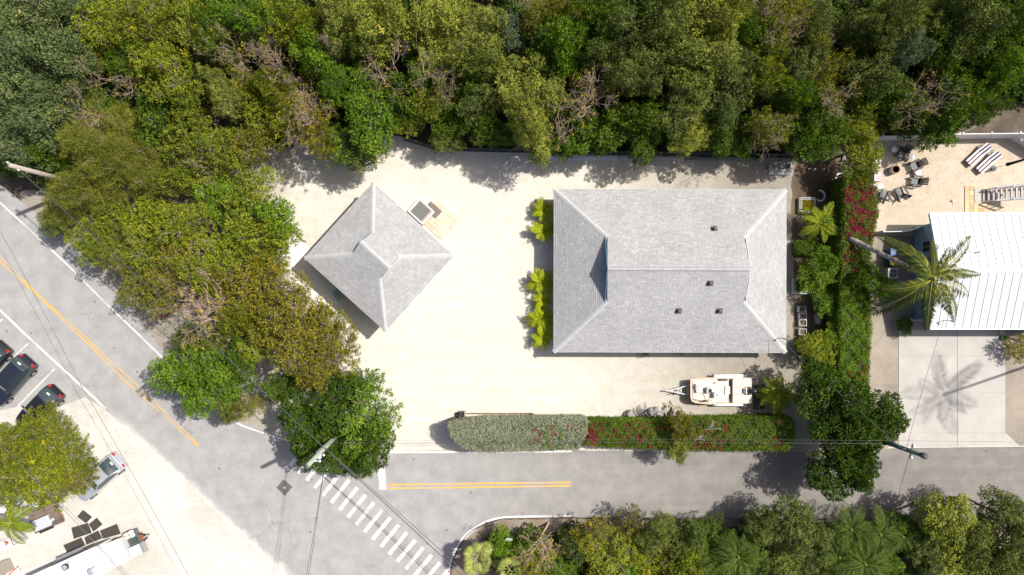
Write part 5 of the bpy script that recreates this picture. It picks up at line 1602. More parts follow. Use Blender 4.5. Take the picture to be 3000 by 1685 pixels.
    MB().box((-Lc / 2 + .02, 0, .42), (.16, Wc * .76, .2)).build('bumper', paint, t, bevel=.06)
    return t
M_SILVER = mat('silver_paint', (.42, .45, .49), .04, 1, .28, metal=.35, coat=.6)
M_BLACKP = mat('black_paint', (.012, .013, .017), .1, 1, .2, coat=.8)
M_NAVYP = mat('blue_black_paint', (.016, .020, .030), .1, 1, .22, coat=.8)
car('silver_sedan', 'silver sedan parked on the white gravel with its nose under the tree', M_SILVER, (350, 1345), (-.75, .66), 4.85, 1.84, 1.42, .92, (.10, .26, .50, .66))
car('black_suv', 'blue-black car parked in the middle bay beside the main road', M_NAVYP, (84, 1054), (-.66, .75), 4.75, 1.92, 1.62, 1.02, (.05, .13, .56, .68))
car('black_hatchback', 'black hatchback with its front hidden by the yellow-green tree', M_BLACKP, (166, 1143), (-.69, .72), 4.45, 1.84, 1.50, .98, (.04, .22, .55, .68))
car('dark_hatchback', 'dark grey hatchback of which only the tail shows, beside the blue-black car', mat('grey_black_paint', (.022, .024, .026), .1, 1, .25, coat=.7), (12, 1012), (-.66, .75), 4.4, 1.82, 1.5, .98, (.04, .2, .55, .68))
car('parked_car', 'dark blue car half hidden beneath the bare tree beside the road', mat('deep_blue_paint', (.012, .016, .035), .1, 1, .25, coat=.7), (500, 915), (-.62, -.78), 4.5, 1.84, 1.5, .96, (.06, .22, .55, .68))

# ------------------------------------------------------------------ food trailer, mats, cones, cart, deck
M_TRW = mat('trailer_white', (.74, .74, .73), .05, 1, .5)
M_STEEL = mat('steel', (.40, .41, .42), .15, 4, .4, metal=.6)
M_BLK = mat('black_metal', (.025, .025, .027), .2, 5, .5)
ax = Vector((.911, .412, 0)).normalized()
zt = 2.75
corner = P(279, 1601, zt)                      # roof corner by the hitch, road side
tr_w, tr_l = 2.45, 6.5
sd = Vector((ax.y, -ax.x, 0))
cen = corner - ax * tr_l / 2 + sd * tr_w / 2
ft = thing('food_trailer', (cen.x, cen.y, 0), 'white food trailer with round roof vents and gas bottles on its hitch', 'food trailer', rz=math.atan2(ax.y, ax.x))
h2, w2 = tr_l / 2, tr_w / 2
MB().box((0, 0, (zt + .55) / 2), (tr_l - .06, tr_w - .08, zt - .55)).build('wall', mat('trailer_wall', (.50, .50, .50), .08, 1), ft, bevel=.05)
MB().box((0, 0, zt), (tr_l, tr_w, .08)).build('roof', M_TRW, ft, bevel=.03)
MB().box((-.2, w2 + .02, 1.5), (2.4, .05, .9)).build('serving_hatch', mat('hatch_grey', (.28, .28, .28), .1), ft)
MB().box((-.2, w2 + .18, 1.02), (2.5, .35, .04)).build('counter', M_STEEL, ft)
for (px, py), r, m_ in (((190, 1662), .27, M_BLK), ((266, 1674), .30, M_GALV)):
    q = P(px, py, zt + .2) - Vector((cen.x, cen.y, 0))
    q = Matrix.Rotation(-math.atan2(ax.y, ax.x), 3, 'Z') @ Vector((q.x, q.y, 0))
    v_ = MB().lathe([(r, zt + .03), (r, zt + .26), (r * .86, zt + .28)], (q.x, q.y, 0), 24).build('roof_vent', m_, ft)
    MB().lathe([(r * .8, zt + .27), (r * .75, zt + .33), (r * .3, zt + .36)], (q.x, q.y, 0), 20).build('fan_cap', mat('vent_cap', (.36, .40, .45), .15, 4, .4, metal=.3), v_)
    MB().box((q.x + .25, q.y + .22, zt + .07), (.35, .1, .08)).build('bracket', M_GALV, v_)
MB().box((h2 + .62, -.1, 1.55), (1.2, 2.1, .06)).build('nose_roof', M_TRW, ft, bevel=.02)
MB().box((h2 + .6, -.1, 1.0), (1.12, 2.0, 1.0)).build('nose_box', mat('trailer_wall', (.5, .5, .5)), ft)
MB().box((h2 + 1.75, 0, .5), (1.2, 2.1, .06)).build('hitch_deck', mat('deck_steel', (.10, .10, .105), .3, 5), ft)
for y in (.66, .96):
    bt = MB().tube([(h2 + 1.25, y, .82), (h2 + 1.31, y, .82), (h2 + 2.05, y, .82), (h2 + 2.12, y, .82)], [.08, .15, .15, .08], 16).build('gas_bottle', mat('bottle_white', (.7, .69, .64), .08), ft, smooth=True)
    MB().lathe([(.05, -.05), (.05, .05)], (h2 + 1.2, y, .82), 10).build('valve', mat('brass', (.5, .33, .1), .1), bt)
    MB().box((h2 + 1.75, y, .82), (.03, .32, .32)).build('strap', M_BLK, bt)
MB().box((h2 + 1.75, .18, .66), (.6, .42, .26)).build('battery_box', mat('dark_box', (.05, .06, .055), .3, 6), ft)
MB().box((h2 + 1.7, .42, .60), (.12, .1, .08)).build('tap', mat('green_plastic', (.03, .4, .16), .1), ft)
MB().box((h2 + 1.8, -.62, .85), (.95, .85, .6)).build('cool_box', M_TRW, ft, bevel=.04)
MB().box((h2 + 2.38, -.62, .80), (.2, .9, .62)).build('grey_panel', M_STEEL, ft)
for s in (-.5, .5):
    MB().beam((h2 + 2.2, s + .1, .5), (h2 + 2.9, .1, .5), .09, .12).build('drawbar', M_BLK, ft)
MB().tube([(h2 + 2.75, .1, .1), (h2 + 2.75, .1, .9)], .05, 10).build('jack', M_GALV, ft)
MB().box((h2 + 2.95, .1, .54), (.3, .14, .12)).build('coupler', M_STEEL, ft)
for s in (-1, 1):
    w_ = MB().tube([(-.4, s * (w2 - .25), .34), (-.4, s * (w2 - .02), .34)], .34, 18).build('wheel', M_TYRE, ft)
M_RUB = mat('rubber_mat', (.050, .045, .040), .45, 22, .95, bmp=.5)
def z2(pts): return [(x / 5.078, 1400 + y / 5.078) for x, y in pts]
for q, lab in zip([[(1240, 475), (1375, 580), (1285, 675), (1150, 575)], [(1445, 590), (1530, 690), (1395, 800), (1325, 690)], [(1065, 740), (1310, 670), (1370, 815), (1100, 910)],
                   [(1490, 785), (1745, 680), (1800, 830), (1540, 905)], [(1260, 885), (1465, 780), (1530, 895), (1290, 995)], [(945, 1000), (1215, 885), (1275, 1000), (1020, 1140)]],
                  ['small black rubber mat lying farthest from the food trailer', 'small black rubber mat turned beside the large mat', 'large square black rubber mat in the middle of the group', 'black rubber mat beside the gas bottles of the food trailer',
                   'black rubber mat under the middle of the food trailer side', 'black rubber mat in front of the trailer counter']):
    w = PL(z2(q))
    c = sum(w, Vector()) / 4
    zi = {'large square black rubber mat in the middle of the group': .012}.get(lab, .028)
    tag(MB().prism([(p.x - c.x, p.y - c.y) for p in w], 0, .02).build('rubber_mat', M_RUB, None, (c.x, c.y, .006 + zi), bevel=.006), lab, 'mat', 'rubber mats by the food trailer')
M_CONE = mat('cone_orange', (.60, .085, .02), .12, 4, .5)
for (x, y, rot), lab in zip([(2062, 858, .4), (2135, 880, -.5), (2100, 942, -.9)], ['orange traffic cone lying beside the hitch, nearest the gas bottles', 'orange traffic cone tipped over at the tip of the hitch', 'orange and white traffic cone lying below the hitch tip']):
    p = P(*z2([(x, y)])[0], .15)
    t = thing('traffic_cone', (p.x, p.y, 0), lab, 'traffic cone', 'cones at the trailer hitch', rot)
    cb = MB().lathe([(.13, 0), (.12, .02), (.035, .5), (.02, .52)], n=16).build('cone', M_CONE, t, (0, 0, .17))
    MB().lathe([(.087, .19), (.062, .31)], n=16).build('band', M_TRIM, cb, (0, 0, 0)).scale = (1.04, 1.04, 1)
    MB().box((0, 0, 0), (.36, .36, .04)).build('base', M_CONE, cb, bevel=.01)
    cb.rotation_euler = (R(78), 0, R(110))
# timber deck
a0, a1 = z2([(395, 690)])[0], z2([(880, 470)])[0]
dk_c = P(*z2([(700, 570)])[0])
dd = (P(*z2([(950, 640)])[0]) - P(*z2([(760, 720)])[0]))
dk = thing('timber_deck', dk_c, 'weathered brown timber deck under the edge of the round tree', 'deck', rz=math.atan2(dd.y, dd.x))
M_PLANK = mat('old_plank', (.13, .095, .075), .35, 5, .95, tint=.35)
rg = random.Random(3)
for i in range(14):
    MB().box((rg.uniform(-.05, .05), -.95 + i * .147, .16), (2.7 + rg.uniform(-.15, .25), .125, .035), 0, rg.random()).build('plank', M_PLANK, dk)
for x in (-1.1, 0, 1.1):
    MB().box((x, 0, .08), (.1, 2.0, .12)).build('joist', M_PLANK, dk)
# grey cart with wheel beside the deck
cc = P(*z2([(610, 690)])[0], .8)
ct = thing('utility_cart', (cc.x, cc.y, 0), 'small cart with a flat grey top and white rail next to the deck', 'cart', rz=math.atan2(dd.y, dd.x))
MB().box((0, 0, .75), (1.45, .85, .06)).build('top', mat('cart_grey', (.44, .46, .50), .08), ct, bevel=.01)
MB().box((0, 0, .55), (1.3, .75, .3)).build('body', mat('cart_body', (.3, .31, .33), .1), ct)
MB().beam((-.75, .46, .78), (.95, .46, .78), .05, .05).build('rail', M_TRIM, ct)
MB().beam((.76, -.42, .78), (.76, .44, .78), .05, .05).build('rail', M_TRIM, ct)
MB().box((.95, -.05, .72), (.35, .16, .12), .3).build('bracket', M_TRIM, ct)
for x in (-.45, .2):
    w_ = MB().tube([(x, -.55, .28), (x, -.72, .28)], .28, 18).build('wheel', M_TYRE, ct)
    MB().tube([(x, -.71, .28), (x, -.74, .28)], .15, 14).build('rim', M_RIMM, w_)
for x in (-.6, .6):
    MB().box((x, .3, .2), (.06, .06, .42)).build('leg', M_STEEL, ct)
# white awning behind the palm
aw = thing('white_awning', P(18, 1498), 'curved white canvas awning beside the feathery palm', 'awning')
pts = [P(*z2([q])[0], 1.9) - aw.location for q in [(-120, 250), (0, 290), (130, 390), (330, 490), (290, 600), (100, 520), (-120, 520)]]
MB().prism([(p.x, p.y) for p in pts], 1.9, 1.94).build('canvas', mat('awning_canvas', (.62, .64, .68), .06), aw)
for i in (2, 4, 5):
    MB().tube([(pts[i].x * .95, pts[i].y * .95, 0), (pts[i].x * .95, pts[i].y * .95, 1.9)], .03, 8).build('pole', M_STEEL, aw)
# table with orange cooler under the palm
tb = thing('folding_table', P(25, 1590), 'white folding table under the feathery palm beside an orange cooler', 'table', rz=.35)
MB().box((0, 0, .74), (1.7, .75, .04)).build('table_top', M_TRW, tb, bevel=.01)
for x in (-.75, .75):
    for y in (-.3, .3):
        MB().tube([(x, y, 0), (x, y, .74)], .02, 8).build('leg', M_STEEL, tb)
oc = thing('orange_cooler', P(20, 1590, .76), 'orange drink cooler standing on the white folding table', 'cooler', rz=.35)
MB().lathe([(.17, 0), (.19, .2), (.19, .4), (.16, .42)], n=18).build('tub', M_CONE, oc)
MB().lathe([(.19, .42), (.19, .47), (.12, .5)], n=18).build('lid', M_TRW, oc)
# wooden benches and planks at the trailer tail
bc = thing('wooden_crate', P(18, 1658), 'weathered wooden crate box behind the food trailer', 'crate', rz=.4)
for i in range(5):
    MB().box((-.5 + i * .25, 0, .52), (.22, 1.1, .03), 0, .3).build('slat', mat('tan_wood', (.29, .25, .21), .2, 4, tint=.2), bc)
for s in (-1, 1):
    MB().box((0, s * .5, .26), (1.2, .04, .5)).build('side', mat('tan_wood', (.29, .25, .21)), bc)
    MB().box((s * .6, 0, .26), (.04, 1.0, .5)).build('end', mat('tan_wood', (.29, .25, .21)), bc)
for (x, y, l, m_, lab) in [(205, 1380, 1.1, mat('red_pole', (.45, .05, .03), .1), 'red pole lying on the gravel beside the food trailer tail'), (250, 1410, .9, M_TRIM, 'white pole lying beside the red pole'), (110, 1400, .8, M_PLANK, 'brown plank lying beside the wooden crate')]:
    p = P(*z2([(x, y)])[0])
    pb = thing('pole_on_ground', (p.x, p.y, .05), lab, 'pole', rz=.75)
    MB().tube([(-l / 2, 0, .01), (l / 2, 0, .01)], .035, 8).build('shaft', m_, pb)
    MB().lathe([(.045, 0), (.045, .07)], (l / 2, 0, -.03), 10).build('end_cap', M_BLK, pb)
# red brick paving by the black cars
bp = P(14, 1300)
bpo = MB().box((0, 0, .012), (1.3, 2.4, .02), 0).build('brick_paving', mat('mortar', (.3, .25, .22), .1), None, (bp.x, bp.y, 0), R(-38))
bpo['kind'] = 'structure'
M_BRICK = mat('red_brick', (.30, .12, .085), .2, 5, .95, tint=.25)
for i in range(6):
    for j in range(22):
        MB().box((-.54 + i * .216, -1.14 + j * .109, .04), (.2, .096, .045), 0, rg.random()).build('brick', M_BRICK, bpo)

# ------------------------------------------------------------------ boat on its trailer
def zb(x, y): return (1920 + x / 5.855, 1060 + y / 5.855)
bo = P(*zb(1130, 500))
bt_h = 1.0
def BL(x, y, z=0.0):
    p = P(*zb(x, y), z) - bo
    return (p.x, p.y, z)
bo_t = thing('flats_boat', bo, 'cream flat-bottomed boat with black outboard on a trailer by the hedge', 'boat')
M_CREAM = mat('boat_cream', (.56, .48, .40), .06, 1.2, .5)
M_CREAM2 = mat('boat_deck', (.58, .51, .44), .16, 3.0, .6)
M_GUN = mat('boat_gunwale', (.62, .47, .33), .15, 3, .6)
out = [(605, 310), (640, 295), (940, 272), (1655, 275), (1655, 715), (950, 730), (690, 705), (625, 670), (605, 630)]
o_w = [BL(x, y, bt_h) for x, y in out]
inn = [(x * .96, y * .93) for x, y, z in o_w]
bot = [(x * .93, y * .80) for x, y, z in o_w]
n_ = len(o_w)
hull = MB()
vs = [(x, y, .45) for x, y in bot] + [(x, y, bt_h) for x, y, z in o_w] + [(x, y, bt_h) for x, y in inn] + [(x, y, .68) for x, y in inn]
fs = [tuple(range(n_))]
for r_i in range(3):
    fs += [(r_i * n_ + i, r_i * n_ + (i + 1) % n_, (r_i + 1) * n_ + (i + 1) % n_, (r_i + 1) * n_ + i) for i in range(n_)]
hull.add(vs, fs)
hull.build('hull', M_CREAM, bo_t)
MB().prism(inn, .64, .70).build('deck', M_CREAM2, bo_t)
# gunwale rail along the bow
for pts in ([(605, 630), (605, 310), (640, 297), (940, 274)], [(605, 630), (625, 670), (690, 704), (950, 729)]):
    MB().tube([Vector(BL(x, y, bt_h + .03)) for x, y in pts], .035, 6).build('gunwale', M_GUN, bo_t)
def bbox(name, x0, y0, x1, y1, z0, z1, m_, par=None, bev=.02):
    a, b = BL(x0, y0, z1), BL(x1, y1, z1)
    o = MB().box(((a[0] + b[0]) / 2, (a[1] + b[1]) / 2, (z0 + z1) / 2), (abs(b[0] - a[0]), abs(b[1] - a[1]), z1 - z0)).build(name, m_, par or bo_t, bevel=bev)
    return o
bbox('aft_deck', 1328, 295, 1655, 432, .7, 1.06, M_CREAM2)
bbox('aft_deck', 1328, 436, 1520, 566, .7, 1.06, M_CREAM2)
bbox('aft_deck', 1328, 570, 1655, 708, .7, 1.06, M_CREAM2)
bbox('fore_deck', 640, 330, 960, 655, .7, .86, M_CREAM2)
bbox('bench_seat', 1195, 420, 1300, 560, .7, .80, mat('boat_pink', (.62, .50, .44), .08))
bbox('locker', 1110, 300, 1240, 328, .7, .9, mat('locker_dark', (.10, .09, .09), .2))
bbox('deck_gap_shade', 1262, 330, 1322, 645, .7, .73, mat('gap_shade_grey', (.12, .11, .105), .3, 6))  # dark strip on the deck, painting the shaded gap between the decks
bbox('console', 1010, 530, 1110, 620, .7, 1.35, M_TRW, bev=.05)
bbox('console_screen', 1035, 545, 1075, 600, 1.35, 1.37, mat('screen_grey', (.25, .28, .32), .1))
bbox('helm_seat', 875, 445, 950, 545, .86, 1.22, mat('seat_grey', (.34, .36, .40), .1), bev=.05)
bbox('seat_back', 945, 470, 972, 530, 1.0, 1.4, M_BLK, bev=.03)
bbox('cool_box', 690, 385, 760, 480, .86, 1.15, mat('cooler_grey', (.42, .46, .48), .1), bev=.04)
bbox('cooler_lid', 705, 412, 745, 440, 1.15, 1.17, mat('tan_lid', (.5, .36, .26), .1))
bbox('foot_pedal', 668, 488, 705, 535, .86, .95, M_BLK)
MB().lathe([(.12, 0), (.12, .02)], BL(1018, 365, .72), 18).build('rust_stain_mat', mat('tan_mat', (.42, .26, .17), .3, 8), bo_t).scale = (1, 1, 1)
MB().tube([Vector(BL(x, y, .9)) for x, y in [(700, 530), (760, 535), (810, 550), (845, 590), (855, 640)]], .015, 6).build('cord', M_BLK, bo_t)
tm = MB().tube([Vector(BL(610, 630, 1.1)), Vector(BL(900, 680, 1.1))], .03, 8).build('trolling_motor', M_STEEL, bo_t)
MB().tube([Vector(BL(820, 667, 1.1)), Vector(BL(880, 677, 1.1))], .075, 10).build('motor_head', M_BLK, tm)
MB().box(BL(905, 672, 1.1), (.05, .28, .12)).build('propeller', mat('prop_brown', (.16, .09, .05), .1), tm)
for x, y in [(1138, 295), (1340, 292), (1138, 690), (1340, 692), (960, 662), (1240, 655)]:
    MB().box(BL(x, y, 1.03), (.12, .05, .04)).build('cleat', M_BLK, bo_t)
# outboard
om = MB().tube([Vector(BL(1590, 505, 1.15)), Vector(BL(1640, 505, 1.2)), Vector(BL(1700, 505, 1.28)), Vector(BL(1750, 505, 1.25)), Vector(BL(1775, 505, 1.2))], [.16, .23, .25, .2, .08], 16).build('outboard', mat('outboard_black', (.02, .022, .026), .1, 2, .2, coat=.6), bo_t, smooth=True)
MB().box(BL(1555, 500, 1.1), (.55, .42, .18)).build('tilt_bracket', mat('bracket_dark', (.08, .09, .11), .2, 5, .4), om, bevel=.03)
MB().box(BL(1560, 505, 1.21), (.08, .5, .06)).build('steering_arm', M_STEEL, om)
MB().tube([Vector(BL(1700, 505, 1.1)), Vector(BL(1745, 505, .5))], [.09, .06], 10).build('lower_unit', M_BLK, om)
# trailer
tl_ = thing('boat_trailer', bo, 'galvanised boat trailer with white wheel guards and a pointed drawbar', 'trailer')
M_TRG = mat('trailer_white_steel', (.58, .59, .60), .08, 3, .4)
tip = Vector(BL(235, 495, .5))
for y in (385, 590):
    MB().beam(tip, Vector(BL(640, y, .45)), .07, .1).build('drawbar', M_TRG, tl_)
for x, y0, y1 in [(440, 440, 540), (405, 445, 530), (560, 425, 570)]:
    MB().beam(Vector(BL(x, y0, .5)), Vector(BL(x, y1, .5)), .06, .08).build('crossbar', M_TRG, tl_)
for y in (330, 660):
    MB().beam(Vector(BL(620, y, .36)), Vector(BL(1640, y, .36)), .07, .1).build('side_rail', M_TRG, tl_)
MB().beam(Vector(BL(170, 495, .5)), tip, .09, .1).build('coupler', M_STEEL, tl_)
MB().tube([Vector(BL(330, 545, .12)), Vector(BL(330, 545, .75))], .035, 8).build('jack', M_STEEL, tl_)
MB().box(BL(340, 550, .14), (.2, .12, .24)).build('jack_wheel', M_TYRE, tl_, bevel=.04)
MB().tube([Vector(BL(430, 490, .5)), Vector(BL(430, 490, 1.0))], .04, 8).build('winch_post', M_TRG, tl_)
for y, yy, s in ((245, 268, 1), (728, 705, -1)):
    fe = MB()
    x0, x1 = BL(985, y, .7)[0], BL(1530, y, .7)[0]
    yc = BL(1250, y, .7)[1]
    prof = [(x0, .42), (x0 + .12, .68), (x0 + .4, .76), (x1 - .4, .76), (x1 - .12, .68), (x1, .42)]
    for i in range(len(prof) - 1):
        (xa, za), (xb, zb_) = prof[i], prof[i + 1]
        fe.add([(xa, yc - .14, za), (xb, yc - .14, zb_), (xb, yc + .14, zb_), (xa, yc + .14, za), (xa, yc - .14, za - .03), (xb, yc - .14, zb_ - .03), (xb, yc + .14, zb_ - .03), (xa, yc + .14, za - .03)],
               [(0, 1, 2, 3), (7, 6, 5, 4), (0, 4, 5, 1), (2, 6, 7, 3)])
    fe.build('wheel_guard', M_TRG, tl_)
    for fx in (.3, .7):
        w_ = MB().tube([(0, -.1, 0), (0, .1, 0)], .3, 18).build('wheel', M_TYRE, tl_, (x0 + (x1 - x0) * fx, yc, .31))
        MB().tube([(0, -.11, 0), (0, .11, 0)], .15, 14).build('rim', M_RIMM, w_)
MB().beam(Vector(BL(1255, 245, .3)), Vector(BL(1255, 728, .3)), .08, .08).build('axle', M_STEEL, tl_)
# dark planks behind the boat
pk_ = thing('plank_stack', P(*zb(1780, 600)), 'dark weathered planks lying on the gravel behind the boat', 'planks')
for i in range(6):
    MB().box((-.42 + i * .165, rg.uniform(-.05, .05), .05), (.145, 2.1 + rg.uniform(-.1, .1), .06), 0, rg.random()).build('plank', mat('grey_plank', (.085, .07, .06), .3, 5, tint=.3), pk_)

# ------------------------------------------------------------------ rocks
M_ROCK = mat('coral_rock', (.25, .235, .22), .45, 4, .95, bmp=.8)
def rock(px, py, w, d, h, lab, seed, group=None, rz=0.0):
    rng = np.random.default_rng(seed)
    import bmesh
    bm = bmesh.new()
    bmesh.ops.create_icosphere(bm, subdivisions=3, radius=1)
    ph = rng.uniform(0, 6, 9)
    for v in bm.verts:
        c = v.co
        k = 1 + .22 * math.sin(2.3 * c.x + ph[0]) * math.sin(2.1 * c.y + ph[1]) + .14 * math.sin(4.5 * c.x + ph[2] + c.z * 3) + .09 * math.sin(7 * c.y + ph[3]) * math.sin(6 * c.z + ph[4]) + rng.normal(0, .03)
        v.co = c * k
    me = bpy.data.meshes.new('rock')
    bm.to_mesh(me)
    bm.free()
    me.materials.append(M_ROCK)
    p = P(px, py - 4)
    o = link('rock', me, None, (p.x, p.y, h * .3), rz, (w * .62, d * .62, h * .62))
    return tag(o, lab, 'rock', group)
for i, (px, py, w, d, h, lab) in enumerate([(1845, 1219, .85, .65, .6, 'grey rounded rock at the free end of the rock row'), (1873, 1226, .75, .6, .5, 'brownish low rock second in the rock row'), (1893, 1221, .42, .65, .5, 'narrow upright grey rock in the rock row'),
                                            (1912, 1210, .95, .75, .7, 'largest pale grey rock of the row by the hedge'), (1931, 1216, .5, .95, .6, 'long grey rock beside the largest one'), (1966, 1225, .95, .6, .55, 'dark brown rock at the foot of the small olive tree'),
                                            (1985, 1221, .35, .5, .5, 'small pale rock against the dark brown one')]):
    rock(px, py, w, d, h, lab, 60 + i, 'rocks along the hedge', .3 * i)
rock(2393, 936, .55, .85, .6, 'tall grey rock in the garden bed behind the planters', 71)
rock(2446, 688, .5, .9, .8, 'pale grey rock in the shade of the garden palm', 72)
rock(2173, 1218, .7, .4, .12, 'flat tan stone lying at the foot of the flowering hedge', 73)

# ------------------------------------------------------------------ garden bed: block planters, rings, boxes
M_BLOCK = mat('cinder_block', (.52, .53, .53), .12, 5, .95)
def cinder(mb_=None, l=.4, w=.2, h=.2):
    mb_ = mb_ or MB()
    e = .035
    for y in (-w / 2 + e / 2, w / 2 - e / 2):
        mb_.box((0, y, h / 2), (l, e, h))
    for x in (-l / 2 + e / 2, 0, l / 2 - e / 2):
        mb_.box((x, 0, h / 2 - .001), (e, w - 2 * e, h - .004))
    return mb_
ME_BLOCK = cinder().mesh('block', M_BLOCK)
def planter(x0, y0, x1, y1, lab, plantm):
    c = P((x0 + x1) / 2, (y0 + y1) / 2)
    t = thing('block_planter', c, lab, 'planter')
    w, d = (x1 - x0) / PPM, (y1 - y0) / PPM
    nx, ny = max(2, round((w - .2) / .41)), max(2, round((d - .2) / .41))
    for lay in range(2):
        z = lay * .2 + .01
        for i in range(nx):
            for s in (-1, 1):
                link('block', ME_BLOCK, t, (-w / 2 + .2 + (w - .62) * i / (nx - 1) + (.2 if s > 0 else 0), s * (d / 2 - .1), z))
        for i in range(ny):
            for s in (-1, 1):
                link('block', ME_BLOCK, t, (s * (w / 2 - .1), -d / 2 + .2 + (d - .62) * i / (ny - 1) + (0 if s > 0 else .2), z), math.pi / 2)
    MB().box((0, 0, .16), (w - .42, d - .42, .28)).build('soil', M_SOIL, t)
    rng = np.random.default_rng(int(x0))
    C = np.stack([rng.uniform(-w / 2 + .25, w / 2 - .25, 260), rng.uniform(-d / 2 + .25, d / 2 - .25, 260), np.full(260, .3)], 1)
    V = leaves(rng, C, np.tile(np.array([[0, 0, 1.]]), (260, 1)), 3, .2, .04, .8)
    link('seedlings', quads_mesh('seedlings', V, rng.random(len(V)), plantm), t)
planter(2337, 580, 2384, 626, 'square planter of white cinder blocks nearest the roof corner', L['gold'])
planter(2319, 816, 2361, 862, 'square cinder block planter half hidden by the oleander', L['bright'])
for (px, py), lab in zip([(2345, 906), (2347, 927), (2347, 946), (2347, 972)], ['white-rimmed square pot at the oleander end of the row of four', 'second white-rimmed square pot from the oleander', 'third white-rimmed square pot from the oleander', 'white-rimmed square pot standing apart at the banana end']):
    t = thing('square_pot', P(px, py), lab, 'pot', 'row of four square pots')
    w, d, h = .62, .54, .42
    for s in (-1, 1):
        MB().box((0, s * (d / 2 - .02), h / 2), (w, .04, h)).build('side', mat('pot_white', (.52, .55, .57), .1), t)
        MB().box((s * (w / 2 - .02), 0, h / 2), (.04, d - .08, h - .004)).build('side', mat('pot_white', (.52, .55, .57)), t)
    MB().box((0, 0, h / 2 - .06), (w - .09, d - .09, h - .14)).build('soil', M_SOIL, t)
for cx_, cy_, rx, ry, n, miss, lab in [(2461, 525, 14, 16, 12, (), 'ring of small white bricks around bare soil near the cinder blocks'), (2402, 574, 13, 15, 12, (4, 5, 6, 7), 'broken ring of small white bricks beside the block planter')]:
    t = thing('brick_ring', P(cx_, cy_), lab, 'brick ring')
    me = MB().box((0, 0, .05), (.24, .12, .1)).mesh('brick', M_TRIM)
    for i in range(n):
        if i in miss: continue
        a = 2 * math.pi * i / n
        link('brick', me, t, (math.cos(a) * rx / PPM, math.sin(a) * ry / PPM, .012), a + math.pi / 2)
bl = thing('loose_blocks', P(2480, 478), 'loose cinder blocks heaped in a ring by the vine', 'blocks')
for x, y, r in [(2488, 458, .4), (2494, 472, 1.5), (2478, 492, -.2), (2492, 486, .9), (2470, 466, 1.2), (2466, 482, .3)]:
    q = P(x, y) - bl.location
    link('block', ME_BLOCK, bl, (q.x, q.y, .015), r)
bk = thing('white_bucket', P(2355, 469), 'round pale bucket at the end of the screen fence', 'bucket')
MB().lathe([(.2, 0), (.25, .38), (.26, .4), (.24, .4), (.2, .3)], n=22).build('tub', mat('bucket_cream', (.58, .54, .46), .1), bk)
MB().lathe([(.2, .28), (.2, .31)], n=20).build('content', mat('bucket_sand', (.45, .40, .33), .1), bk)
for (px, py, r), lab in zip([(2371, 495, .2), (2387, 496, 1.0), (2396, 700, .4), (2350, 637, .5)], ['white brick lying alone near the bucket', 'white brick lying on edge in the garden soil near the bucket', 'white brick in the soil near the topiary block', 'white brick below the block planter']):
    q = P(px, py, .02)
    o = MB().box((0, 0, .05), (.22, .11, .09)).build('loose_brick', M_TRIM, None, q, r, bevel=.012)
    tag(o, lab, 'brick', 'white bricks lying in the garden')
hs = [P(x, y, .04) for x, y in [(2345, 1032), (2362, 1048), (2385, 1068), (2398, 1080), (2415, 1098), (2440, 1122)]]
tag(MB().tube([p - hs[0] for p in hs], .03, 6).build('garden_edging', mat('edging_grey', (.42, .43, .44), .15), None, hs[0]), 'thin grey plastic edging along the garden bed by the boat', 'edging')

# ------------------------------------------------------------------ patio furniture
M_ADIR = mat('adirondack_dark', (.028, .029, .032), .25, 4, .6)
M_ADIR2 = mat('adirondack_grey', (.115, .125, .135), .15, 4, .6)
def adirondack():
    t = thing('adirondack_chair', (0, 0, 0), 'x', 'chair', 'chairs around the fire pit')
    for i in range(5):      # seat slats, front at +x
        MB().box((.30 - i * .115, 0, .36 - i * .022), (.10, .52, .022)).build('seat_slat', M_ADIR2, t)
    for i in range(5):
        y = -.22 + i * .11
        MB().beam((-.22, y * .85, .24), (-.62, y * 1.15, .98 - abs(i - 2) * .03), .095, .02).build('back_slat', M_ADIR, t)
    MB().beam((-.40, -.27, .60), (-.40, .27, .60), .05, .03).build('back_rail', M_ADIR, t)
    for s in (-1, 1):
        MB().box((-.02, s * .34, .55), (.72, .13, .025)).build('armrest', M_ADIR, t)
        MB().beam((.30, s * .30, 0), (.30, s * .30, .54), .09, .03).build('leg', M_ADIR, t)
        MB().beam((.34, s * .27, .34), (-.62, s * .27, .03), .03, .12).build('leg', M_ADIR, t)
        MB().beam((-.38, s * .33, .03), (-.38, s * .33, .54), .05, .03).build('leg', M_ADIR, t)
    return t
def zp(x, y): return (2530 + x / 5.481, 380 + y / 5.481)
adir0 = adirondack()
for i, (x, y, ang_, lab) in enumerate([(620, 390, -125, 'dark garden chair by the fire pit, nearest the white vinyl fence'), (830, 580, -155, 'dark garden chair with grey seat facing the fire pit from the loungers'), (840, 830, 172, 'dark garden chair beside the striped bench, facing the fire pit across'),
                                       (590, 1010, 125, 'dark garden chair nearest the metal roof, turned to the fire pit'), (330, 1040, 75, 'dark slatted garden chair against the flowering hedge')]):
    o = adir0 if i == 0 else copy_tree(adir0)
    p = P(*zp(x, y), .4)
    o.location = (p.x, p.y, .027)
    o.rotation_euler = (0, 0, R(ang_))
    o.scale = (1.12,) * 3
    o['label'] = lab
def stool(px, py, lab):
    p = P(px, py, .4)
    t = thing('side_table', (p.x, p.y, .026), lab, 'side table', 'white round side tables on the sand')
    MB().lathe([(.24, .40), (.25, .43), (.24, .45)], n=24).build('table_top', mat('stool_white', (.78, .78, .76), .03), t)
    for a in (0, 2.1, 4.2):
        MB().tube([(.17 * math.cos(a), .17 * math.sin(a), 0), (.12 * math.cos(a), .12 * math.sin(a), .41)], .02, 8).build('leg', mat('stool_white', (.78, .78, .76)), t)
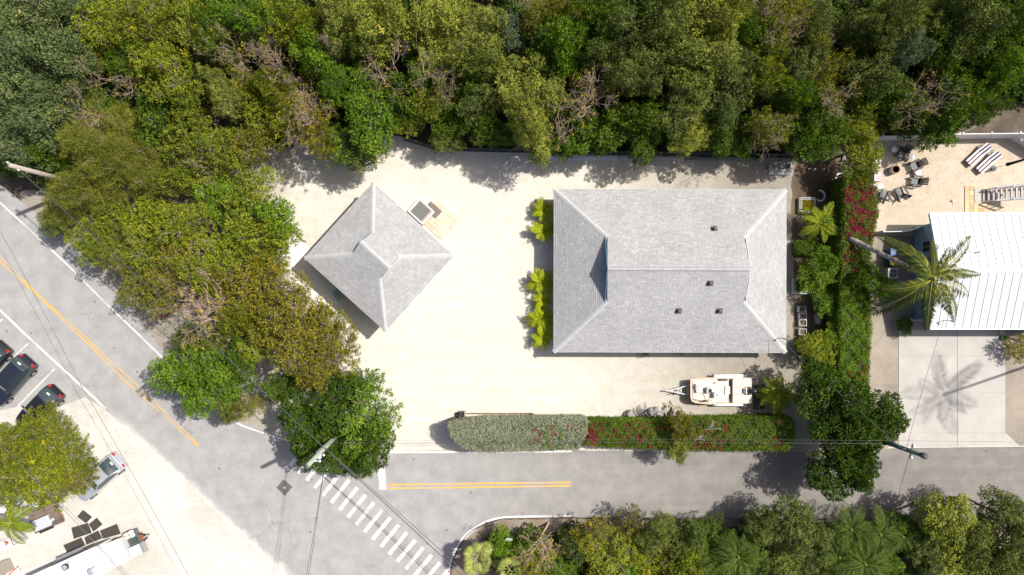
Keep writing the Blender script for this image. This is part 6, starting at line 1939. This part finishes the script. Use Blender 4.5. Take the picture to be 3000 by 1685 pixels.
for (x, y), lab in zip([(490, 323), (768, 445), (875, 688), (266, 915)], ['white round side table by the vine and the first chair', 'white round side table between two dark chairs near the fence', 'white round side table in the middle of the chair circle', 'white round side table beside the striped bench end']):
    stool(*zp(x, y), lab)
fp = thing('fire_pit', P(*zp(455, 660)), 'round pale fire pit barrel with a dark mouth between the chairs', 'fire pit')
MB().lathe([(.30, 0), (.36, .25), (.36, .55), (.34, .62), (.29, .62), (.27, .45)], n=28).build('barrel', mat('firepit_cream', (.55, .48, .42), .12, 3), fp)
MB().lathe([(.36, .60), (.37, .64), (.30, .65), (.29, .60)], n=28).build('rim', mat('firepit_rim', (.30, .16, .13), .2, 5), fp)
MB().lathe([(.28, .44), (.27, .5)], n=24).build('ashes', mat('ash', (.10, .09, .09), .5, 9), fp)
M_STRIPE_W = mat('cushion_white', (.74, .72, .73), .04)
M_STRIPE_D = mat('cushion_maroon', (.10, .035, .045), .12)
M_STRIPE_N = mat('cushion_navy', (.045, .04, .06), .12)
def lounger(head, foot, lab):
    a, b = P(*zp(*foot), .4), P(*zp(*head), .55)
    d = Vector((b.x - a.x, b.y - a.y, 0))
    Ln = d.length
    t = thing('sun_lounger', (a.x, a.y, .027), lab, 'sun lounger', 'striped sun loungers', math.atan2(d.y, d.x))
    bk = Ln * .62
    for y in (-.33, .33):
        MB().beam((0, y, .27), (Ln, y, .27), .05, .06).build('side_rail', M_BLK, t)
    for x in (.15, Ln * .55, Ln - .1):
        for y in (-.33, .33):
            MB().tube([(x, y, 0), (x, y, .28)], .025, 8).build('leg', M_BLK, t)
    MB().beam((bk, 0, .30), (Ln + .02, 0, .62), .66, .03).build('backrest_frame', M_BLK, t)
    for i in range(5):
        y = -.28 + i * .14
        m_ = M_STRIPE_W if i % 2 == 0 else M_STRIPE_D
        MB().beam((0, y, .35), (bk, y, .35), .14, .09).build('cushion_stripe', m_, t)
        MB().beam((bk - .01, y, .35), (Ln, y, .68), .14, .09).build('cushion_stripe', m_ if i % 2 == 0 else M_STRIPE_N, t)
lounger((2010, 260), (1690, 545), 'striped sun lounger next to the white vinyl fence corner')
lounger((2170, 380), (1855, 665), 'striped sun lounger beside the folded navy parasol')
um = thing('parasol', P(*zp(2080, 625)), 'folded navy parasol on a thin pole beside the loungers', 'parasol')
tp = P(*zp(2620, 470), 2.6) - um.location
MB().tube([(0, 0, 0), tp * .99], .022, 8).build('pole', M_STEEL, um)
k0, k1 = .42, 1.0
MB().tube([tp * k for k in (.40, .43, .5, .6, .75, .9, 1.0)], [.08, .17, .14, .12, .11, .09, .03], 10).build('canopy', mat('navy_canvas', (.010, .011, .022), .2, 6, .9), um, smooth=False)
MB().lathe([(.26, 0), (.26, .05), (.05, .08)], n=20).build('base', M_BLK, um)
# striped benches beside the vine
def bench(x, y, n, lab):
    t = thing('striped_bench', P(*zp(x, y)), lab, 'bench', 'striped benches by the vine')
    for i in range(n):
        MB().box((0, -.1 * n / 2 + i * .1 + .05, .43), (.72, .1, .09)).build('cushion_stripe', M_STRIPE_W if i % 2 else mat('cushion_pink', (.40, .22, .23), .1), t)
    MB().box((0, 0, .35), (.7, .1 * n, .06)).build('seat_frame', M_BLK, t)
    for sx in (-.3, .3):
        for sy in (-1, 1):
            MB().box((sx, sy * (.05 * n - .06), .17), (.05, .05, .32)).build('leg', M_BLK, t)
    MB().box((-.36, 0, .62), (.06, .1 * n, .45)).build('backrest', M_STRIPE_W, t)
bench(170, 555, 7, 'striped cushioned bench close to the vine and fire pit')
bench(165, 765, 9, 'longer striped cushioned bench below the fire pit')
# fallen dark red bottle-shaped buoy with cord
by = thing('small_buoy', P(*zp(1413, 1152), .05), 'little dark red float with a cord lying on the sand', 'float', rz=-.6)
MB().lathe([(.03, -.12), (.07, -.06), (.07, .05), (.02, .12)], n=12).build('float', mat('float_red', (.25, .08, .09), .1), by).rotation_euler = (0, R(90), 0)
MB().tube([(.1, 0, 0), (.3, -.3, -.03), (.45, -.7, -.03)], .008, 5).build('cord', M_VENT, by)
MB().tube([(-.1, 0, 0), (-.25, .35, -.03), (-.45, .75, -.03)], .008, 5).build('cord', M_VENT, by)

# stairs of the neighbour's house and tiled landing
tl0 = P(2858, 585)
tlo = MB().box((0, 0, .03), (1.95, 2.3, .03)).build('tile_landing', M_KERB, None, (tl0.x, tl0.y, .0))
tlo['kind'] = 'structure'
for i in range(5):
    for j in range(6):
        MB().box((-.975 + (i + .5) * .39, -1.15 + (j + .5) * .383, .06), (.37, .363, .05), 0, rg.random()).build('tile', M_PAVER2, tlo)
def stairs(px0, px1, py_bot, py_top, zmax, n, m_, lab, rail, ox=0):
    """flight climbing towards +x; edges py_top/py_bot at the foot"""
    a = P(px0, (py_bot + py_top) / 2)
    t = thing('outdoor_stairs', a, lab, 'stairs')
    wd = (py_bot - py_top) / PPM
    run = .285
    for i in range(n):
        z = zmax * (i + 1) / n
        MB().box((.55 + i * run, 0, z), (.25, wd - .1, .045)).build('tread', m_, t)
    for s in (-1, 1):
        e = Vector((.55 + n * run, 0, zmax))
        MB().beam((.35, s * wd / 2, .02), (e.x, s * wd / 2, zmax - .02), .06, .25).build('stringer', rail, t)
        MB().beam((.9, s * (wd / 2 + .03), 1.15), (e.x, s * (wd / 2 + .03), zmax + .95), .14, .06).build('handrail', M_TRIM, t)
        for k in range(4):
            x = .9 + (e.x - .9) * k / 3
            MB().box((x, s * wd / 2, (x - .35) / (e.x - .35) * zmax + .5), (.07, .05, 1.0)).build('post', M_TRIM, t)
    MB().box((.12, 0, .06), (.7, wd + .25, .12)).build('landing', M_KERB, t, bevel=.02)
M_TREAD = mat('tread_grey', (.34, .33, .33), .1)
stairs(2860, 3000, 592, 556, 2.2, 11, M_TREAD, 'grey outdoor stairs with white handrails up to the metal-roofed house', M_KERB)
stairs(2932, 3000, 975, 962, 1.8, 9, M_TREAD, 'narrow grey stairs at the drive side of the metal-roofed house', M_KERB)
# wheelie bins and air conditioner behind the hedge
M_BINB = mat('bin_blue', (.012, .085, .24), .15, 4, .5)
def bin_(px, py, lidm, lab):
    t = thing('wheelie_bin', P(px, py), lab, 'bin', 'bins beside the blue wall')
    MB().box((0, 0, .5), (.62, .56, .98), taper=1.12).build('body', M_BINB, t, bevel=.03)
    MB().box((0, 0, 1.03), (.76, .66, .07)).build('lid', lidm, t, bevel=.03)
    MB().tube([(.36, -.25, .95), (.36, .25, .95)], .025, 8).build('handle', M_BINB, t)
    for y in (-.27, .27):
        MB().tube([(.3, y - .03, .1), (.3, y + .03, .1)], .1, 12).build('wheel', M_TYRE, t)
bin_(2602, 742, M_BINB, 'blue wheelie bin with blue lid next to the blue wall')
bin_(2601, 768, mat('bin_yellow', (.50, .36, .05), .1), 'blue wheelie bin with yellow lid under the leaning palm trunk')
ac = thing('air_conditioner', P(2600, 802), 'grey air conditioner unit with round fan grille beside the blue wall', 'air conditioner')
MB().box((0, 0, .45), (.85, .85, .8)).build('casing', mat('ac_grey', (.40, .41, .41), .1), ac, bevel=.03)
fg = MB().lathe([(.36, .852), (.36, .87), (.33, .875)], n=26).build('fan_ring', M_BLK, ac)
for i in range(4):
    MB().box((.15 * math.cos(i * 1.57), .15 * math.sin(i * 1.57), .885), (.3, .11, .012), i * 1.57).build('blade', mat('fan_grey', (.22, .23, .25), .1), fg)
MB().box((0, 0, .03), (1.0, 1.0, .06)).build('base', M_KERB, ac)
tp_ = thing('teal_pot', P(2936, 990), 'small teal pot with a plant below the metal roof stairs', 'pot')
MB().lathe([(.14, 0), (.2, .3), (.22, .32), (.19, .32), (.16, .24)], n=20).build('pot', mat('teal_glaze', (.04, .22, .22), .2, 5, .4), tp_)
rng_ = np.random.default_rng(8)
V = leaves(rng_, np.tile(np.array([[0, 0, .3]]), (20, 1)), unit(rng_.normal(0, 1, (20, 3)) + np.array([0, 0, 1.])), 3, .25, .06)
link('plant', quads_mesh('plant', V, rng_.random(len(V)), L['bright']), tp_)
# black street drum / mail box half hidden at the road shoulder
mbx = thing('mailbox', P(204, 668), 'small dark mailbox on a post at the road shoulder under the trees', 'mailbox')
MB().tube([(0, 0, 0), (0, 0, 1.0)], .05, 8).build('post', M_PLANK, mbx)
MB().box((0, 0, 1.1), (.55, .3, .26), .6).build('box', M_BLK, mbx, bevel=.05)
MB().box((.15, -.2, 1.0), (.3, .2, .1), .6).build('flap', M_STEEL, mbx)

# fallen leaves blown over the patio, the yard edge and the car park: nobody could count them
def litter(name, poly_px, n, seed, z, label, cols):
    rng = np.random.default_rng(seed)
    poly = [(p.x, p.y) for p in PL(poly_px)]
    xs, ys = [p[0] for p in poly], [p[1] for p in poly]
    X, Y = rng.uniform(min(xs), max(xs), n), rng.uniform(min(ys), max(ys), n)
    k = inpoly(X, Y, poly)
    C = np.stack([X[k], Y[k], np.full(k.sum(), z)], 1)
    a = rng.uniform(0, 6.28, len(C))
    ax_ = np.stack([np.cos(a), np.sin(a), np.zeros(len(C))], 1)
    sd_ = np.stack([-np.sin(a), np.cos(a), np.zeros(len(C))], 1)
    l, w = rng.uniform(.05, .12, (len(C), 1)), rng.uniform(.03, .06, (len(C), 1))
    V = np.stack([C - ax_ * l / 2, C + sd_ * w / 2, C + ax_ * l / 2 + np.array([0, 0, .01]), C - sd_ * w / 2], 1)
    tag(link(name, quads_mesh(name, V, rng.random(len(V)), cols)), label, 'fallen leaves', None, 'stuff')
M_DRY = leaf_mat('dry_leaf', [(0, (.10, .06, .03)), (.6, (.26, .14, .06)), (1, (.38, .24, .10))], .1)
litter('fallen_leaves', [(2560, 412), (2960, 412), (2990, 520), (2700, 640), (2560, 640)], 1100, 1, .03, 'brown fallen leaves scattered on the sand patio', M_DRY)
litter('fallen_leaves', [(1170, 425), (1290, 446), (2330, 470), (2330, 500), (1170, 470)], 700, 2, .016, 'brown fallen leaves along the foot of the screen fence', M_DRY)
litter('fallen_leaves', [(180, 1190), (300, 1210), (420, 1340), (330, 1330), (240, 1300)], 350, 3, .01, 'brown fallen leaves on the white car park gravel', M_DRY)
litter('fallen_leaves', [(380, 700), (880, 560), (900, 700), (700, 1180), (560, 1090)], 1300, 4, .016, 'brown fallen leaves under the trees beside the cottage', M_DRY)
